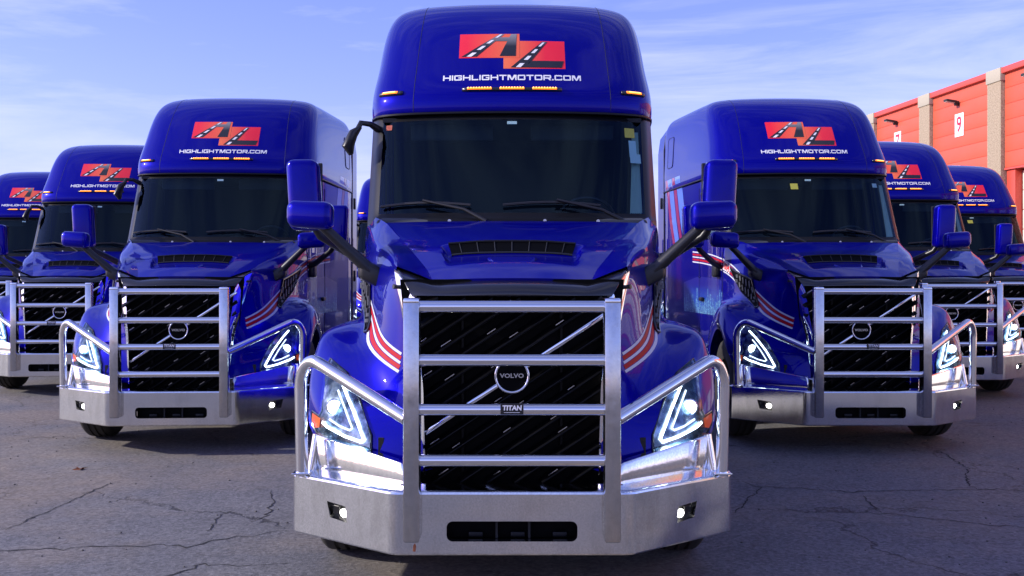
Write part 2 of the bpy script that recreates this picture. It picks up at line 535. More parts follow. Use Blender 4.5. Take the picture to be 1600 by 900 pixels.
# ------------------------------------------------------------------ ground
M['asphalt'] = mat('old_asphalt', (0.07, 0.07, 0.075), 0.85)
def asphalt():
    m = M['asphalt']; n, l, b = nodes(m)
    tc = n.new('ShaderNodeTexCoord')
    big = noise(m, 0.35, 5, 0.6); mid = noise(m, 2.2, 5, 0.6); fine = noise(m, 42, 5, 0.75)
    vo = n.new('ShaderNodeTexVoronoi'); vo.inputs['Scale'].default_value = 60
    l.new(tc.outputs['Object'], vo.inputs['Vector'])
    c = mixcol(m, mrange(m, big, 0.35, 0.68, 0, 1), (0.135, 0.135, 0.148), (0.205, 0.200, 0.208))
    c = mixcol(m, mrange(m, mid, 0.35, 0.7, 0, 0.6), c, (0.235, 0.228, 0.230))
    c = mixcol(m, mrange(m, fine, 0.36, 0.66, 0.15, 0.9), (0.055, 0.055, 0.060), c)
    c = mixcol(m, mrange(m, vo.outputs['Distance'], 0.0, 0.22, 0.5, 0), c, (0.34, 0.33, 0.33))
    # hairline cracks, only in some areas
    wob = n.new('ShaderNodeTexNoise'); wob.inputs['Scale'].default_value = 1.1; wob.inputs['Detail'].default_value = 6; wob.inputs['Roughness'].default_value = 0.65
    l.new(tc.outputs['Object'], wob.inputs['Vector'])
    ad = n.new('ShaderNodeVectorMath'); ad.operation = 'MULTIPLY_ADD'
    ad.inputs[1].default_value = (1.3, 1.3, 0); l.new(wob.outputs['Color'], ad.inputs[0]); l.new(tc.outputs['Object'], ad.inputs[2])
    cr = n.new('ShaderNodeTexVoronoi'); cr.feature = 'DISTANCE_TO_EDGE'; cr.inputs['Scale'].default_value = 0.42
    l.new(ad.outputs[0], cr.inputs['Vector'])
    line = mrange(m, cr.outputs['Distance'], 0.0, 0.006, 1, 0)
    mask = mrange(m, noise(m, 0.5, 3), 0.42, 0.50, 0, 1)
    mu = n.new('ShaderNodeMath'); mu.operation = 'MULTIPLY'; l.new(line, mu.inputs[0]); l.new(mask, mu.inputs[1])
    c = mixcol(m, mu.outputs[0], c, (0.018, 0.018, 0.02))
    # oil and damp stains
    st = mrange(m, noise(m, 0.9, 6, 0.7), 0.58, 0.72, 0, 0.5)
    c = mixcol(m, st, c, (0.05, 0.048, 0.05))
    warm_patch = mrange(m, noise(m, 0.28, 6, 0.65), 0.46, 0.62, 0, 0.6)  # warm light on the ground, painted in as brown patches
    c = mixcol(m, warm_patch, c, (0.215, 0.165, 0.115))
    sp = n.new('ShaderNodeTexVoronoi'); sp.inputs['Scale'].default_value = 38
    l.new(tc.outputs['Object'], sp.inputs['Vector'])
    c = mixcol(m, 0.65, c, mixcol(m, sp.outputs['Color'], (0.20, 0.20, 0.20), (1.0, 1.0, 1.0)), 'MULTIPLY')
    c = mixcol(m, 1.0, c, (1.38, 1.38, 1.38), 'MULTIPLY')
    l.new(c, b.inputs['Base Color'])
    hs = n.new('ShaderNodeMath'); hs.operation = 'SUBTRACT'; l.new(fine, hs.inputs[0]); l.new(mu.outputs[0], hs.inputs[1])
    bump(m, hs.outputs[0], 0.7, 0.008)
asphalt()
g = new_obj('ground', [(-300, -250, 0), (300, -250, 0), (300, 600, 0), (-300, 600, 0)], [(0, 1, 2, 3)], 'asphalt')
tag(g, 'cracked grey asphalt of the truck yard', 'ground', kind='structure')

M['crack'] = mat('open_crack', (0.016, 0.016, 0.018), 0.95)
CR = [[(-3.42, 7.19), (-3.39, 7.6), (-3.36, 7.97), (-3.34, 8.43), (-3.32, 8.79), (-3.23, 8.85)],
      [(-3.9, 6.6), (-3.19, 6.65), (-2.88, 6.71), (-2.6, 6.77), (-2.24, 6.79), (-2.07, 6.79), (-1.91, 6.93), (-1.67, 7.1), (-1.52, 7.19)],
      [(-2.1, 5.9), (-1.94, 6.14), (-1.88, 6.26), (-1.88, 6.35), (-1.68, 6.32), (-1.34, 6.37)],
      [(-2.05, 7.14), (-2.08, 7.45), (-2.08, 7.67), (-2.03, 7.82)],
      [(-1.82, 7.39), (-1.76, 7.63), (-1.8, 8.06), (-1.92, 8.48), (-2.04, 8.56)],
      [(3.48, 11.31), (3.97, 10.92), (4.17, 10.37), (4.09, 9.81), (4.05, 9.46), (3.88, 9.1), (3.75, 8.74), (3.73, 8.56)],
      [(1.81, 8.71), (2.28, 8.61), (2.71, 8.46), (3.02, 8.51), (3.73, 8.56), (4.07, 8.51), (5.2, 8.4)],
      [(2.15, 7.77), (2.67, 7.71), (2.96, 7.53), (3.48, 7.26), (4.3, 7.1)],
      [(2.73, 8.34), (2.67, 7.71)], [(1.59, 7.67), (1.76, 8.06), (2.01, 8.61), (1.92, 8.9)],
      [(-5.28, 11.01), (-5.0, 11.27), (-4.68, 11.31), (-4.13, 11.09)]]
crack_polys = []
for line in CR:
    pts = []
    for (a, b) in zip(line, line[1:]):
        k = max(2, int(math.hypot(b[0] - a[0], b[1] - a[1]) / 0.05))
        for i in range(k):
            t = i / k
            pts.append((a[0] + (b[0] - a[0]) * t + random.gauss(0, .011), a[1] + (b[1] - a[1]) * t + random.gauss(0, .022)))
    pts.append(line[-1])
    crack_polys.append((pts, [random.uniform(.005, .016) * min(1, .3 + i * .15, .3 + (len(pts) - 1 - i) * .15) for i in range(len(pts))]))
V, Fc = [], []
for pts, w in crack_polys:
    for q in ribbon(pts, w):
        b = len(V); V += [(p[0], p[1], 0.003) for p in q]; Fc.append((b, b + 1, b + 2, b + 3))
tag(new_obj('cracks', V, fix_dir([Vector(v) for v in V], Fc, Vector((0, 0, 1))), 'crack', g), kind='stuff')

# grit and pebbles lying on the asphalt
M['grit'] = mat('grit', (0.10, 0.095, 0.09), 0.9)
parts = []
for _ in range(420):
    y = random.uniform(6.0, 14); x = random.uniform(-6, 6.5); s = random.uniform(.003, .009)
    bm = bmesh.new(); bmesh.ops.create_icosphere(bm, subdivisions=1, radius=s)
    vv = [Vector((x + v.co.x * random.uniform(.7, 1.5), y + v.co.y * random.uniform(.7, 1.5), s * .5 + v.co.z * .8)) for v in bm.verts]
    bm.verts.index_update(); ff = [tuple(v.index for v in f.verts) for f in bm.faces]; bm.free()
    parts.append((vv, ff))
V, Fc = join_geo(parts)
tag(new_obj('grit', V, Fc, 'grit'), 'loose grit scattered over the asphalt', 'grit', kind='stuff')

# a dry leaf
M['leaf'] = mat('dry_leaf', (0.20, 0.06, 0.02), 0.8)
lf = []
for k in range(14):
    a = 2 * math.pi * k / 14
    r = 0.035 * (1 + 0.55 * math.cos(5 * a))
    lf.append((r * 1.4 * math.cos(a), r * math.sin(a), 0.01 + 0.012 * math.cos(2 * a + 1)))
o = new_obj('fallen_leaf', [(0, 0, .006)] + lf, [(0, k + 1, (k + 1) % 14 + 1) for k in range(14)], 'leaf')
o.location = (-3.82, 9.43, 0)
tag(o, 'dry brown fallen leaf lying curled on the asphalt', 'leaf')

# ------------------------------------------------------------------ red warehouse
M['red_wall'] = mat('red_metal_board', (0.62, 0.075, 0.05), 0.5)
_m = M['red_wall']; n_, l_, b_ = nodes(_m)
l_.new(mixcol(_m, noise(_m, 1.3, 4), (0.58, 0.090, 0.045), (0.66, 0.110, 0.058)), b_.inputs['Base Color'])
M['red_trim'] = mat('red_coping', (0.60, 0.08, 0.06), 0.45)
M['pebble'] = mat('pebbled_concrete', (0.36, 0.27, 0.18), 0.9)
_m = M['pebble']; n_, l_, b_ = nodes(_m)
_f = noise(_m, 22, 4, 0.7)
l_.new(mixcol(_m, mrange(_m, _f, 0.35, 0.65, 0, 1), (0.22, 0.17, 0.11), (0.44, 0.35, 0.25)), b_.inputs['Base Color'])
bump(_m, _f, 0.6, 0.02)
M['cap'] = mat('concrete_cap', (0.40, 0.36, 0.28), 0.85)
M['jamb'] = mat('red_jamb', (0.55, 0.06, 0.035), 0.5)
M['door'] = mat('overhead_door', (0.74, 0.69, 0.60), 0.55)
M['lamp_body'] = mat('wall_lamp_body', (0.03, 0.028, 0.027), 0.5)
M['lamp_glass'] = mat('wall_lamp_glass', (0.5, 0.5, 0.48), 0.3)
M['sign'] = mat('number_plate', (0.82, 0.82, 0.82), 0.5)
M['digit'] = mat('number_digit', (0.55, 0.02, 0.06), 0.5)
M['roofing'] = mat('roofing', (0.25, 0.25, 0.26), 0.8)

BH, BAY = 8.5, 4.97
wh = empty('warehouse', None, (16.36 + .083 * 34.1, 0, 0))
wh.rotation_euler = (0, 0, math.atan(.083))
tag(wh, 'long red warehouse with pebbled concrete pilasters, numbered bays and overhead doors', 'building')
# local frame: +y runs along the wall away from the camera, -x is the yard side
K0, K1 = -6, 9
ys = [35.7 + BAY * k for k in range(K0, K1 + 1)]
y_lo, y_hi = ys[0] - 1.0, ys[-1] + 1.0
box('wall_core', (12.35, (y_lo + y_hi) / 2, BH / 2 - .1), (24, y_hi - y_lo, BH - .2), 'roofing', wh)
first = {}
def inst(key, maker, loc, parent):
    if key not in first:
        first[key] = maker(); o = first[key]
        o.parent = parent; o.location = loc
        return o
    o = first[key].copy(); COL.objects.link(o); o.parent = parent; o.location = loc
    return o
for i, y in enumerate(ys):
    inst('pil', lambda: box('pilaster', (0, 0, 4.05), (.45, .85, 8.1), 'pebble', wh, .012), (.05, y, 0), wh)
    inst('cap', lambda: box('pilaster_cap', (0, 0, 8.32), (.52, .92, .44), 'cap', wh, .02), (.05, y, 0), wh)
    if i == len(ys) - 1: break
    yc = y + BAY / 2
    w = BAY - .86
    bay = box('wall_bay', (.18, yc, 6.8), (.3, w, 3.2), 'roofing', wh)
    def panel():
        return box('board', (0, 0, 0), (.07, w - .006, .517), 'red_wall', bay, .006, 2)
    for k in range(6):
        inst('board', panel, (0.0, yc, 5.48 + k * .524), bay)
    inst('coping', lambda: box('coping', (0, 0, 8.43), (.5, w - .004, .2), 'red_trim', wh, .02), (.08, yc, 0), wh)
    inst('soffit', lambda: box('soffit', (.22, 0, 5.18), (.56, w - .01, .06), 'red_trim', wh), (0, yc, 0), wh)
    for s in (-1, 1):
        inst('jamb', lambda: box('door_jamb', (.2, 0, 2.57), (.36, .5, 5.14), 'jamb', wh, .01), (0, yc + s * (w / 2 - .27), 0), wh)
    door = inst('door', lambda: box('overhead_door', (.33, 0, 2.55), (.06, w - 1.08, 5.1), 'roofing', wh), (0, yc, 0), wh)
    for k in range(8):
        inst('dp', lambda: box('door_panel', (0, 0, 0), (.05, w - 1.1, .62), 'door', door, .015), (.285, 0, .32 + k * .636), door)
    def lampmk():
        bm = box_bm((-.34, 0, 7.88), (.40, .28, .085), .025, 2, lambda c: (c.x, c.y * (1 + (c.x + .34) * .5), c.z + (c.x + .14) * -.16))
        return bm_obj('wall_lamp', bm, 'lamp_body', wh, angle=35)
    lp = inst('lamp', lampmk, (0, yc + .15, 0), wh)
    inst('lamp_arm', lambda: box('bracket', (-.09, 0, 7.84), (.18, .12, .17), 'lamp_body', lp, .02), (0, 0, 0), lp)
    inst('lamp_lens', lambda: bm_obj('lamp_lens', box_bm((-.36, 0, 7.842), (.30, .20, .03), 0, 2, lambda c: (c.x, c.y, c.z + (c.x + .14) * -.16)), 'lamp_glass', lp), (0, 0, 0), lp)
    num = {0: '9', 1: '7'}.get(i + K0)
    if num:
        pl = box('number_plate', (-.05, yc + .05, 7.05), (.02, .62, .82), 'sign', wh, .004)
        v2, f2 = text_geo(num, .78, .012)
        V = [Vector((-.0625, yc + .05 - v[0], 7.05 + v[1])) for v in v2]
        new_obj('digit', V, fix_dir(V, f2, Vector((-1, 0, 0))), 'digit', pl)

# ================================================================== the truck
# truck frame: origin on the ground under the middle of the bumper, +y towards its rear
def build_truck():
    T = empty('semi_truck')
    # ---------------- fender and hood side: plan curves (grille edge -> door) at rising levels
    U = [
     [(.48,.27,.66),(.66,.32,.68),(.88,.43,.72),(1.04,.55,.76),(1.145,.68,.79),(1.205,.82,.93),(1.215,1.25,1.14),(1.21,1.70,.95),(1.2,1.86,.62)],
     [(.49,.29,.84),(.67,.36,.87),(.90,.47,.90),(1.075,.60,.93),(1.175,.76,.98),(1.222,.95,1.09),(1.232,1.25,1.20),(1.225,1.62,1.10),(1.21,1.9,.85)],
     [(.505,.31,1.00),(.67,.42,1.03),(.89,.55,1.06),(1.06,.69,1.09),(1.165,.86,1.13),(1.215,1.03,1.20),(1.226,1.27,1.27),(1.215,1.58,1.22),(1.2,1.9,1.05)],
     [(.52,.33,1.13),(.69,.49,1.17),(.875,.67,1.21),(1.01,.83,1.26),(1.11,.98,1.31),(1.165,1.11,1.35),(1.18,1.30,1.37),(1.17,1.56,1.34),(1.15,1.9,1.22)],
     [(.545,.36,1.25),(.715,.555,1.285),(.835,.755,1.32),(.92,.945,1.355),(.99,1.09,1.39),(1.035,1.2,1.41),(1.065,1.35,1.42),(1.08,1.58,1.41),(1.08,1.92,1.34)],
     [(.575,.40,1.37),(.715,.585,1.395),(.80,.79,1.415),(.86,.975,1.43),(.90,1.11,1.445),(.93,1.22,1.455),(.965,1.38,1.46),(1.0,1.6,1.46),(1.035,1.95,1.46)],
     [(.612,.46,1.55),(.715,.635,1.58),(.785,.83,1.61),(.84,1.0,1.635),(.88,1.13,1.65),(.91,1.23,1.665),(.948,1.38,1.685),(.988,1.6,1.71),(1.03,1.95,1.74)],
     [(.655,.54,1.752),(.695,.69,1.77),(.745,.86,1.81),(.80,1.02,1.845),(.84,1.14,1.87),(.87,1.24,1.89),(.91,1.39,1.92),(.955,1.6,1.96),(1.015,1.92,2.02)],
     [(.612,.53,1.757),(.65,.68,1.80),(.70,.85,1.85),(.75,1.01,1.89),(.79,1.13,1.915),(.82,1.235,1.94),(.86,1.385,1.975),(.91,1.6,2.02),(.98,1.90,2.075)],
     [(.445,.46,1.695),(.487,.61,1.755),(.545,.77,1.812),(.60,.92,1.865),(.645,1.05,1.905),(.685,1.16,1.94),(.74,1.31,1.985),(.84,1.6,2.07),(.94,1.86,2.12)],
    ]
    G = catmull(catmull(np.array(U), 8, 0), 9, 1)
    G = smooth_grid(G, 6)
    # keep the wheel opening round
    V, Fc = grid_geo(G)
    # flange: closes the rear of the fender towards the door, and turns the arch lip inwards
    back = [G[r, -1] for r in range(G.shape[0])]
    base = len(V)
    for p in back: V.append(Vector((min(p[0], .93), p[1] + .01, p[2])))
    C = G.shape[1]
    for r in range(G.shape[0] - 1):
        Fc.append((r * C + C - 1, base + r, base + r + 1, (r + 1) * C + C - 1)[::-1])
    base = len(V)
    for j in range(C): V.append(Vector((G[0, j][0] - .05, G[0, j][1] + .035, G[0, j][2] + .01)))
    for j in range(C - 1): Fc.append((j, base + j, base + j + 1, j + 1))
    fV, fF = V, fix_fender(V, Fc)
    new_obj('fender', fV, fF, 'paint', T, True).data.set_sharp_from_angle(angle=RAD(42))
    new_obj('fender', mx(fV), flipf(fF), 'paint', T, True).data.set_sharp_from_angle(angle=RAD(42))

    # ---------------- hood top with the sunken air scoop
    crease = G[-1]                              # dense crease line, front -> rear
    nr = 64
    ny, nxh = [], 34
    cy = crease[:, 1]; cx_ = crease[:, 0]; cz = crease[:, 2]
    rows = []
    for i in range(nr + 1):
        t = i / nr
        yc = .375 + t * (1.60 - .375)           # centre line y
        ye = .46 + t * (1.60 - .46)
        xe = float(np.interp(ye, cy, cx_)); ze = float(np.interp(ye, cy, cz))
        zc = ze + .012 + .022 * math.sin(math.pi * min(1, t))
        row = []
        for j in range(-nxh, nxh + 1):
            s = j / nxh
            x = s * xe
            y = yc + (ye - yc) * s * s
            z = zc + (ze - zc) * abs(s) ** 2.4
            # scoop
            hw = .355 + (y - .60) * .16
            if abs(x) < hw + .02 and .55 < y < 1.02:
                edge = min(1, max(0, (hw + .02 - abs(x)) / .025))
                if y < .875: d = .046 * min(1, max(0, (y - .60) / .26))
                else: d = .046 * min(1, max(0, (.955 - y) / .08))
                z -= d * edge
            row.append((x, y, z))
        rows.append(row)
    H = np.array(rows)
    hV, hF = grid_geo(H)
    hF = fix_dir(hV, hF, Vector((0, 0, 1)))
    # front lip
    b = len(hV); Cn = H.shape[1]
    for j in range(Cn): hV.append(Vector((H[0, j][0], H[0, j][1] + .01, H[0, j][2] - .03)))
    lip = [(j, j + 1, b + j + 1, b + j) for j in range(Cn - 1)]
    hF = hF + fix_dir(hV, lip, Vector((0, -1, 0)))
    hood = new_obj('hood', hV, hF, 'paint', T, True); hood.data.set_sharp_from_angle(angle=RAD(28))
    hood_bvh = BVHTree.FromPolygons(hV, hF)
    def top(x, y, off=0.0):
        h = hood_bvh.ray_cast(Vector((x, y, 4)), Vector((0, 0, -1)))[0]
        return Vector((x, y, (h.z if h else 1.9) + off))
    # scoop opening: dark face with vanes
    pts = []
    sc_l = [(-.36 + .72 * k / 20) for k in range(21)]
    V = [top(x, .878, .004) + Vector((0, -.004, 0)) for x in sc_l] + [top(x * 1.07, .948, .006) for x in sc_l]
    scoop = new_obj('air_scoop', V, fix_dir(V, [(k, k + 1, 22 + k, 21 + k) for k in range(20)], Vector((0, -.5, 1))), 'grille_black', T, True)
    for k in range(7):
        x = -.30 + k * .10
        a, c = top(x, .878, .008), top(x * 1.06, .945, .010)
        tube('vane', [a, c], .003, 'black', scoop, 6)
    a = [top(x, .872, .006) for x in sc_l]
    tube('scoop_edge', a, .006, 'black', scoop, 6)
    a = [top(x * 1.07, .951, .010) for x in sc_l]
    tube('scoop_edge', a, .007, 'trim', scoop, 6)
    # raised pad in front of the scoop
    V = []
    for (x, y, o_) in ((-.105, .60, .003), (.105, .60, .003), (.135, .69, .012), (-.135, .69, .012)):
        V.append(top(x, y, o_))
    for (x, y, o_) in ((-.125, .585, -.004), (.125, .585, -.004), (.15, .71, -.01), (-.15, .71, -.01)):
        V.append(top(x, y, o_))
    new_obj('hood_pad', V, fix_dir(V, [(0, 1, 2, 3), (0, 1, 5, 4), (1, 2, 6, 5), (2, 3, 7, 6), (3, 0, 4, 7)], Vector((0, -.3, 1))), 'paint', T)

    # ---------------- grille surround: black panel over the grille
    side_edge = [Vector(G[r, 0]) for r in range(7 * 8, G.shape[0])]            # shoulder -> crease
    hood_edge = [Vector(H[0, j]) for j in range(H.shape[1] - 1, -1, -3)]        # right crease -> left crease
    up_ = [v + Vector((0, .006, -.012)) for v in side_edge[:-1] + hood_edge + [Vector((-v.x, v.y, v.z)) for v in side_edge[-2::-1]]]
    up_ = up_[::-1]
    lo_ = []
    for u in up_:
        sx = max(-1, min(1, u.x / .652))
        lo_.append(Vector((sx * .55, .255 + .085 * abs(sx) ** 2.5, 1.612)))
    mid = [u * .5 + l * .5 + Vector((0, -.03, .012)) for u, l in zip(up_, lo_)]
    lip2 = [l + Vector((0, .10, -.006)) for l in lo_]
    Gp = np.array([[tuple(v) for v in r] for r in (lip2, lo_, mid, up_)])
    V, Fc = grid_geo(catmull(Gp, 4, 0))
    o = new_obj('grille_surround', V, fix_dir(V, Fc, Vector((0, -1, .2))), 'gloss_black', T, True); o.data.set_sharp_from_angle(angle=RAD(50))

    # ---------------- grille: backing, diagonal slats, badge
    # opening in the plane y ~ .30 : half width from .47 (bottom) to .58 (top)
    GZ0, GZ1 = .60, 1.61
    def hw(z): return .475 + (z - .66) / .95 * .105
    gr = new_obj('grille', [(-.50, .36, GZ0 - .1), (.50, .36, GZ0 - .1), (.62, .40, 1.70), (-.62, .40, 1.70)], [(0, 1, 2, 3)], 'grille_black', T)
    ANG = math.atan(.66)
    def clip(c):       # line z = .66 x + c inside the opening
        xs = [x for x in np.linspace(-.62, .62, 400) if abs(x) <= hw(.66 * x + c) and GZ0 < .66 * x + c < GZ1]
        return (xs[0], xs[-1]) if len(xs) > 12 else None
    glints = []  # bright slivers added to imitate glints along the slats
    c = .30
    k = 0
    while c < 1.98:
        e = clip(c)
        if e and abs(c - 1.178) > .03:
            x0, x1 = e
            a, b2 = Vector((x0, .318, .66 * x0 + c)), Vector((x1, .318, .66 * x1 + c))
            d = (b2 - a); L = d.length; d.normalize()
            mid_ = (a + b2) / 2
            bm = box_bm((0, 0, 0), (L, .050, .016), .004, 1)
            bm.transform(Matrix.Translation(mid_) @ Matrix.Rotation(-ANG, 4, 'Y') @ Matrix.Rotation(RAD(35), 4, 'X'))
            bm_obj('slat', bm, 'slat', gr, angle=35)
            s = (.05 + .13 * (k % 2))
            while s < L - .06:
                p = a + d * s + Vector((0, -.026, .010))
                glints.append(tube_geo([p, p + d * (.035 + .03 * random.random())], .0038, 6))
                s += .42
        k += 1
        c += .0985
    V, Fc = join_geo(glints)
    tag(new_obj('slat_glints', V, Fc, 'post', gr), kind='stuff')
    # vertical ribs behind the slats
    for x in (-.27, .27):
        box('rib', (x, .345, 1.12), (.018, .02, .95), 'slat', gr, .003, 1)
    # diagonal bright strip
    e = clip(1.178)
    for (xa, xb) in ((e[0] + .02, -.075), (.075, e[1] - .01)):
        a, b2 = Vector((xa, .288, .66 * xa + 1.178)), Vector((xb, .288, .66 * xb + 1.178))
        L = (b2 - a).length
        bm = box_bm((0, 0, 0), (L, .022, .026), .007, 2)
        bm.transform(Matrix.Translation((a + b2) / 2) @ Matrix.Rotation(-ANG, 4, 'Y'))
        bm_obj('diagonal_strip', bm, 'bright', T, angle=40)
    # ring badge
    ring = [Vector((.089 * math.cos(a), .272, 1.178 + .089 * math.sin(a))) for a in np.linspace(0, 2 * math.pi, 41)]
    V, Fc = tube_geo(ring, .0075, 10, False)
    badge = new_obj('badge', V, Fc, 'bright', T, True)
    V = [Vector((0, .283, 1.178))] + [Vector((.08 * math.cos(a), .283, 1.178 + .08 * math.sin(a))) for a in np.linspace(0, 2 * math.pi, 33)[:-1]]
    new_obj('badge_field', V, fix_dir(V, [(0, 1 + k, 1 + (k + 1) % 32) for k in range(32)], Vector((0, -1, 0))), 'grille_black', badge)
    box('badge_bar', (0, .276, 1.178), (.17, .008, .034), 'grille_black', badge, .003, 1)
    v2, f2 = text_geo('VOLVO', .032, .0008)
    wv = max(v[0] for v in v2) - min(v[0] for v in v2)
    V = [Vector((v[0] * .130 / wv, .2705, 1.178 + v[1])) for v in v2]
    new_obj('badge_lettering', V, fix_dir(V, f2, Vector((0, -1, 0))), 'bright', badge)

    # chrome blades along the grille sides
    for s in (1, -1):
        col0 = G[:, 0]                      # grille edge from the bottom up to the shoulder
        zmax = 1.735
        idx = [r for r in range(G.shape[0]) if r <= 7 * 8]
        outer, inner, deep = [], [], []
        for r in idx:
            p = Vector(col0[r]); f = (p.z - .66) / (zmax - .66)
            wd = .014 + .105 * max(0, f) ** 1.7
            outer.append(Vector((s * (p.x + .012), p.y + .008, p.z + .004)))
            deep.append(Vector((s * (p.x - wd * .40), p.y - .030 - .055 * f, p.z - .004 - .03 * max(0, f) ** 4)))
            inner.append(Vector((s * (p.x - wd), p.y - .020 - .125 * f, p.z - .015 - .085 * max(0, f) ** 5)))
        n = len(idx)
        V = outer + deep + inner
        Fc = [(k, k + 1, n + k + 1, n + k) for k in range(n - 1)] + [(n + k, n + k + 1, 2 * n + k + 1, 2 * n + k) for k in range(n - 1)]
        Fc.append((n - 1, 2 * n - 1, 3 * n - 1))
        o = new_obj('grille_trim', V, fix_dir(V, Fc, Vector((s * .6, -1, 0))), 'bright', T, True)
        o.data.set_sharp_from_angle(angle=RAD(60))
        tube('hood_latch', [(s * .628, .50, 1.655), (s * .665, .475, 1.66)], [.010, .014], 'black', T, 8)
    # lower dark filler under the grille, behind the guard
    box('grille_filler', (0, .40, .55), (1.2, .06, .36), 'frame', T)

    # ---------------- cab shell
    Z = [.42, .80, 1.30, 1.75, 2.06, 2.145, 2.38, 2.63, 2.845, 2.90]
    rows = []
    for z in Z:
        yf = 1.66 + max(0, z - 2.06) * .68
        k = 1.0 + max(0, z - 2.06) * .035
        half = [(.0, yf), (.38 * k, yf + .022), (.70 * k, yf + .09), (.925 * k, yf + .20), (1.0 * k, yf + .32), (1.03 * k, yf + .45)]
        tt = .0 if z <= 2.06 else (z - 2.06) / .84
        half += [(1.045 + .01 * tt, 2.62 + .22 * tt), (1.07, 3.02 + .06 * tt), (1.085, 3.22), (1.16, 4.10), (1.235, 5.05), (1.20, 5.14)]
        low = max(0, (1.0 - z)) * .02
        half = [(x - low, y) for x, y in half]
        rows.append([(-x, y, z) for x, y in half[:0:-1]] + [(x, y, z) for x, y in half])
    Gc = np.array(rows)
    SU, SV = 6, 5
    D_ = catmull(catmull(Gc, SV, 0), SU, 1)
    nC = Gc.shape[1] - 1           # control cells across
    mid_i = nC // 2
    Vc = [Vector(p) for p in D_.reshape(-1, 3)]
    R_, C_ = D_.shape[:2]
    zones = {}
    for i in range(R_ - 1):
        ri = i // SV
        for j in range(C_ - 1):
            cj = j // SU
            u = cj - mid_i if cj >= mid_i else mid_i - 1 - cj      # cell index from the centre
            side = 'r' if cj >= mid_i else 'l'
            if u <= 2:
                zn = 'windshield' if 5 <= ri <= 7 else ('cowl' if ri in (3, 4) else ('header' if ri == 8 else None))
            elif u == 3: zn = 'pillar_' + side if ri >= 4 else None
            elif u <= 7 and ri >= 1:
                if u in (5, 6) and 5 <= ri <= 7: zn = 'window_' + side
                elif u == 4 and ri >= 4: zn = 'dframe_' + side
                else: zn = 'door_' + side
            elif u >= 8 or ri < 1: zn = 'shell_' + side
            else: zn = None
            if zn is None: continue
            q = (i * C_ + j, i * C_ + j + 1, (i + 1) * C_ + j + 1, (i + 1) * C_ + j)
            zones.setdefault(zn, []).append(q)
    def zone(zn, name, mt, parent=None):
        v, f = compact(Vc, zones[zn])
        ctr = Vector((0, 3.4, 1.6))
        f = [q if ((v[q[1]] - v[q[0]]).cross(v[q[2]] - v[q[0]])).dot(v[q[0]] - ctr) > 0 else q[::-1] for q in f]
        return new_obj(name, v, f, mt, parent or T, True)
    zone('shell_l', 'sleeper_side', 'paint'); zone('shell_r', 'sleeper_side', 'paint')
    ws = zone('windshield', 'windshield', 'windshield')
    zone('cowl', 'cowl', 'trim'); zone('header', 'windshield_header', 'trim')
    doors = {}
    for sd in 'lr':
        zone('pillar_' + sd, 'windshield_pillar', 'trim')
        doors[sd] = zone('door_' + sd, 'door', 'paint')
        zone('window_' + sd, 'door_window', 'window', doors[sd])
        zone('dframe_' + sd, 'door_frame', 'trim', doors[sd])
    shell_bvh = BVHTree.FromPolygons(Vc, [q for z_ in zones.values() for q in z_])
    # rear wall
    rw = [Vector((-1.2, 5.13, .42)), Vector((1.2, 5.13, .42)), Vector((1.2, 5.13, 2.95)), Vector((-1.2, 5.13, 2.95))]
    new_obj('rear_wall', rw, [(3, 2, 1, 0)], 'paint', T)

    # ---------------- roof fairing
    FZ = [(2.897, 2.205, 1.062, 1.243), (2.93, 2.195, 1.068, 1.245), (3.02, 2.20, 1.068, 1.245), (3.13, 2.265, 1.062, 1.245), (3.30, 2.395, 1.042, 1.24), (3.50, 2.555, 1.03, 1.235),
          (3.70, 2.755, 1.01, 1.225), (3.85, 2.98, .965, 1.18), (3.948, 3.27, .86, 1.07), (3.995, 3.66, .63, .80), (4.008, 4.10, .33, .42), (4.011, 4.5, .02, .03)]
    rows = []
    for z, yf, xs, xr in FZ:
        k = xs / 1.03
        front = [(.0, yf), (.38 * k, yf + .02), (.72 * k, yf + .085), (.925 * k, yf + .19), (1.0 * k, yf + .32), (1.03 * k, yf + .47)]
        y5 = yf + .47
        rest = []
        for f in (.16, .34, .62, 1.0):
            yy = y5 + (5.10 - y5) * f
            rest.append((xs + (xr - xs) * (f ** .9), yy))
        rest.append((xr - .03, 5.14))
        half = front + rest
        rows.append([(-x, y, z) for x, y in half[:0:-1]] + [(x, y, z) for x, y in half])
    F_ = smooth_grid(catmull(catmull(np.array(rows), 6, 0), 7, 1), 8)
    rV, rF = grid_geo(F_)
    ctr = Vector((0, 3.9, 2.6))
    rF = [q if ((rV[q[1]] - rV[q[0]]).cross(rV[q[2]] - rV[q[0]])).dot(rV[q[0]] - ctr) >= 0 else q[::-1] for q in rF]
    roof = new_obj('roof_fairing', rV, rF, 'paint', T, True)
    roof_bvh = BVHTree.FromPolygons(rV, rF)
    capV = [Vector(F_[r, 0]) for r in range(F_.shape[0])] + [Vector(F_[r, -1]) for r in range(F_.shape[0])]
    n = F_.shape[0]
    new_obj('fairing_back', capV, fix_dir(capV, [(r, r + 1, n + r + 1, n + r) for r in range(n - 1)], Vector((0, 1, 0))), 'paint', T)
    # lip under the fairing
    lipp = [Vector(p) + Vector((0, -.002, 0)) for p in F_[0]]
    tube('fairing_gasket', lipp, .011, 'trim', T, 6)
    # panel gaps
    for s in (-1, 1):
        pts = [cast(roof_bvh, (s * (.72 - .04 * max(0, z - 3.0)), z), 'front', .0005) for z in np.linspace(2.915, 3.95, 46)]
        tube('panel_gap', [p for p in pts if p], .0022, 'seam', roof, 5)
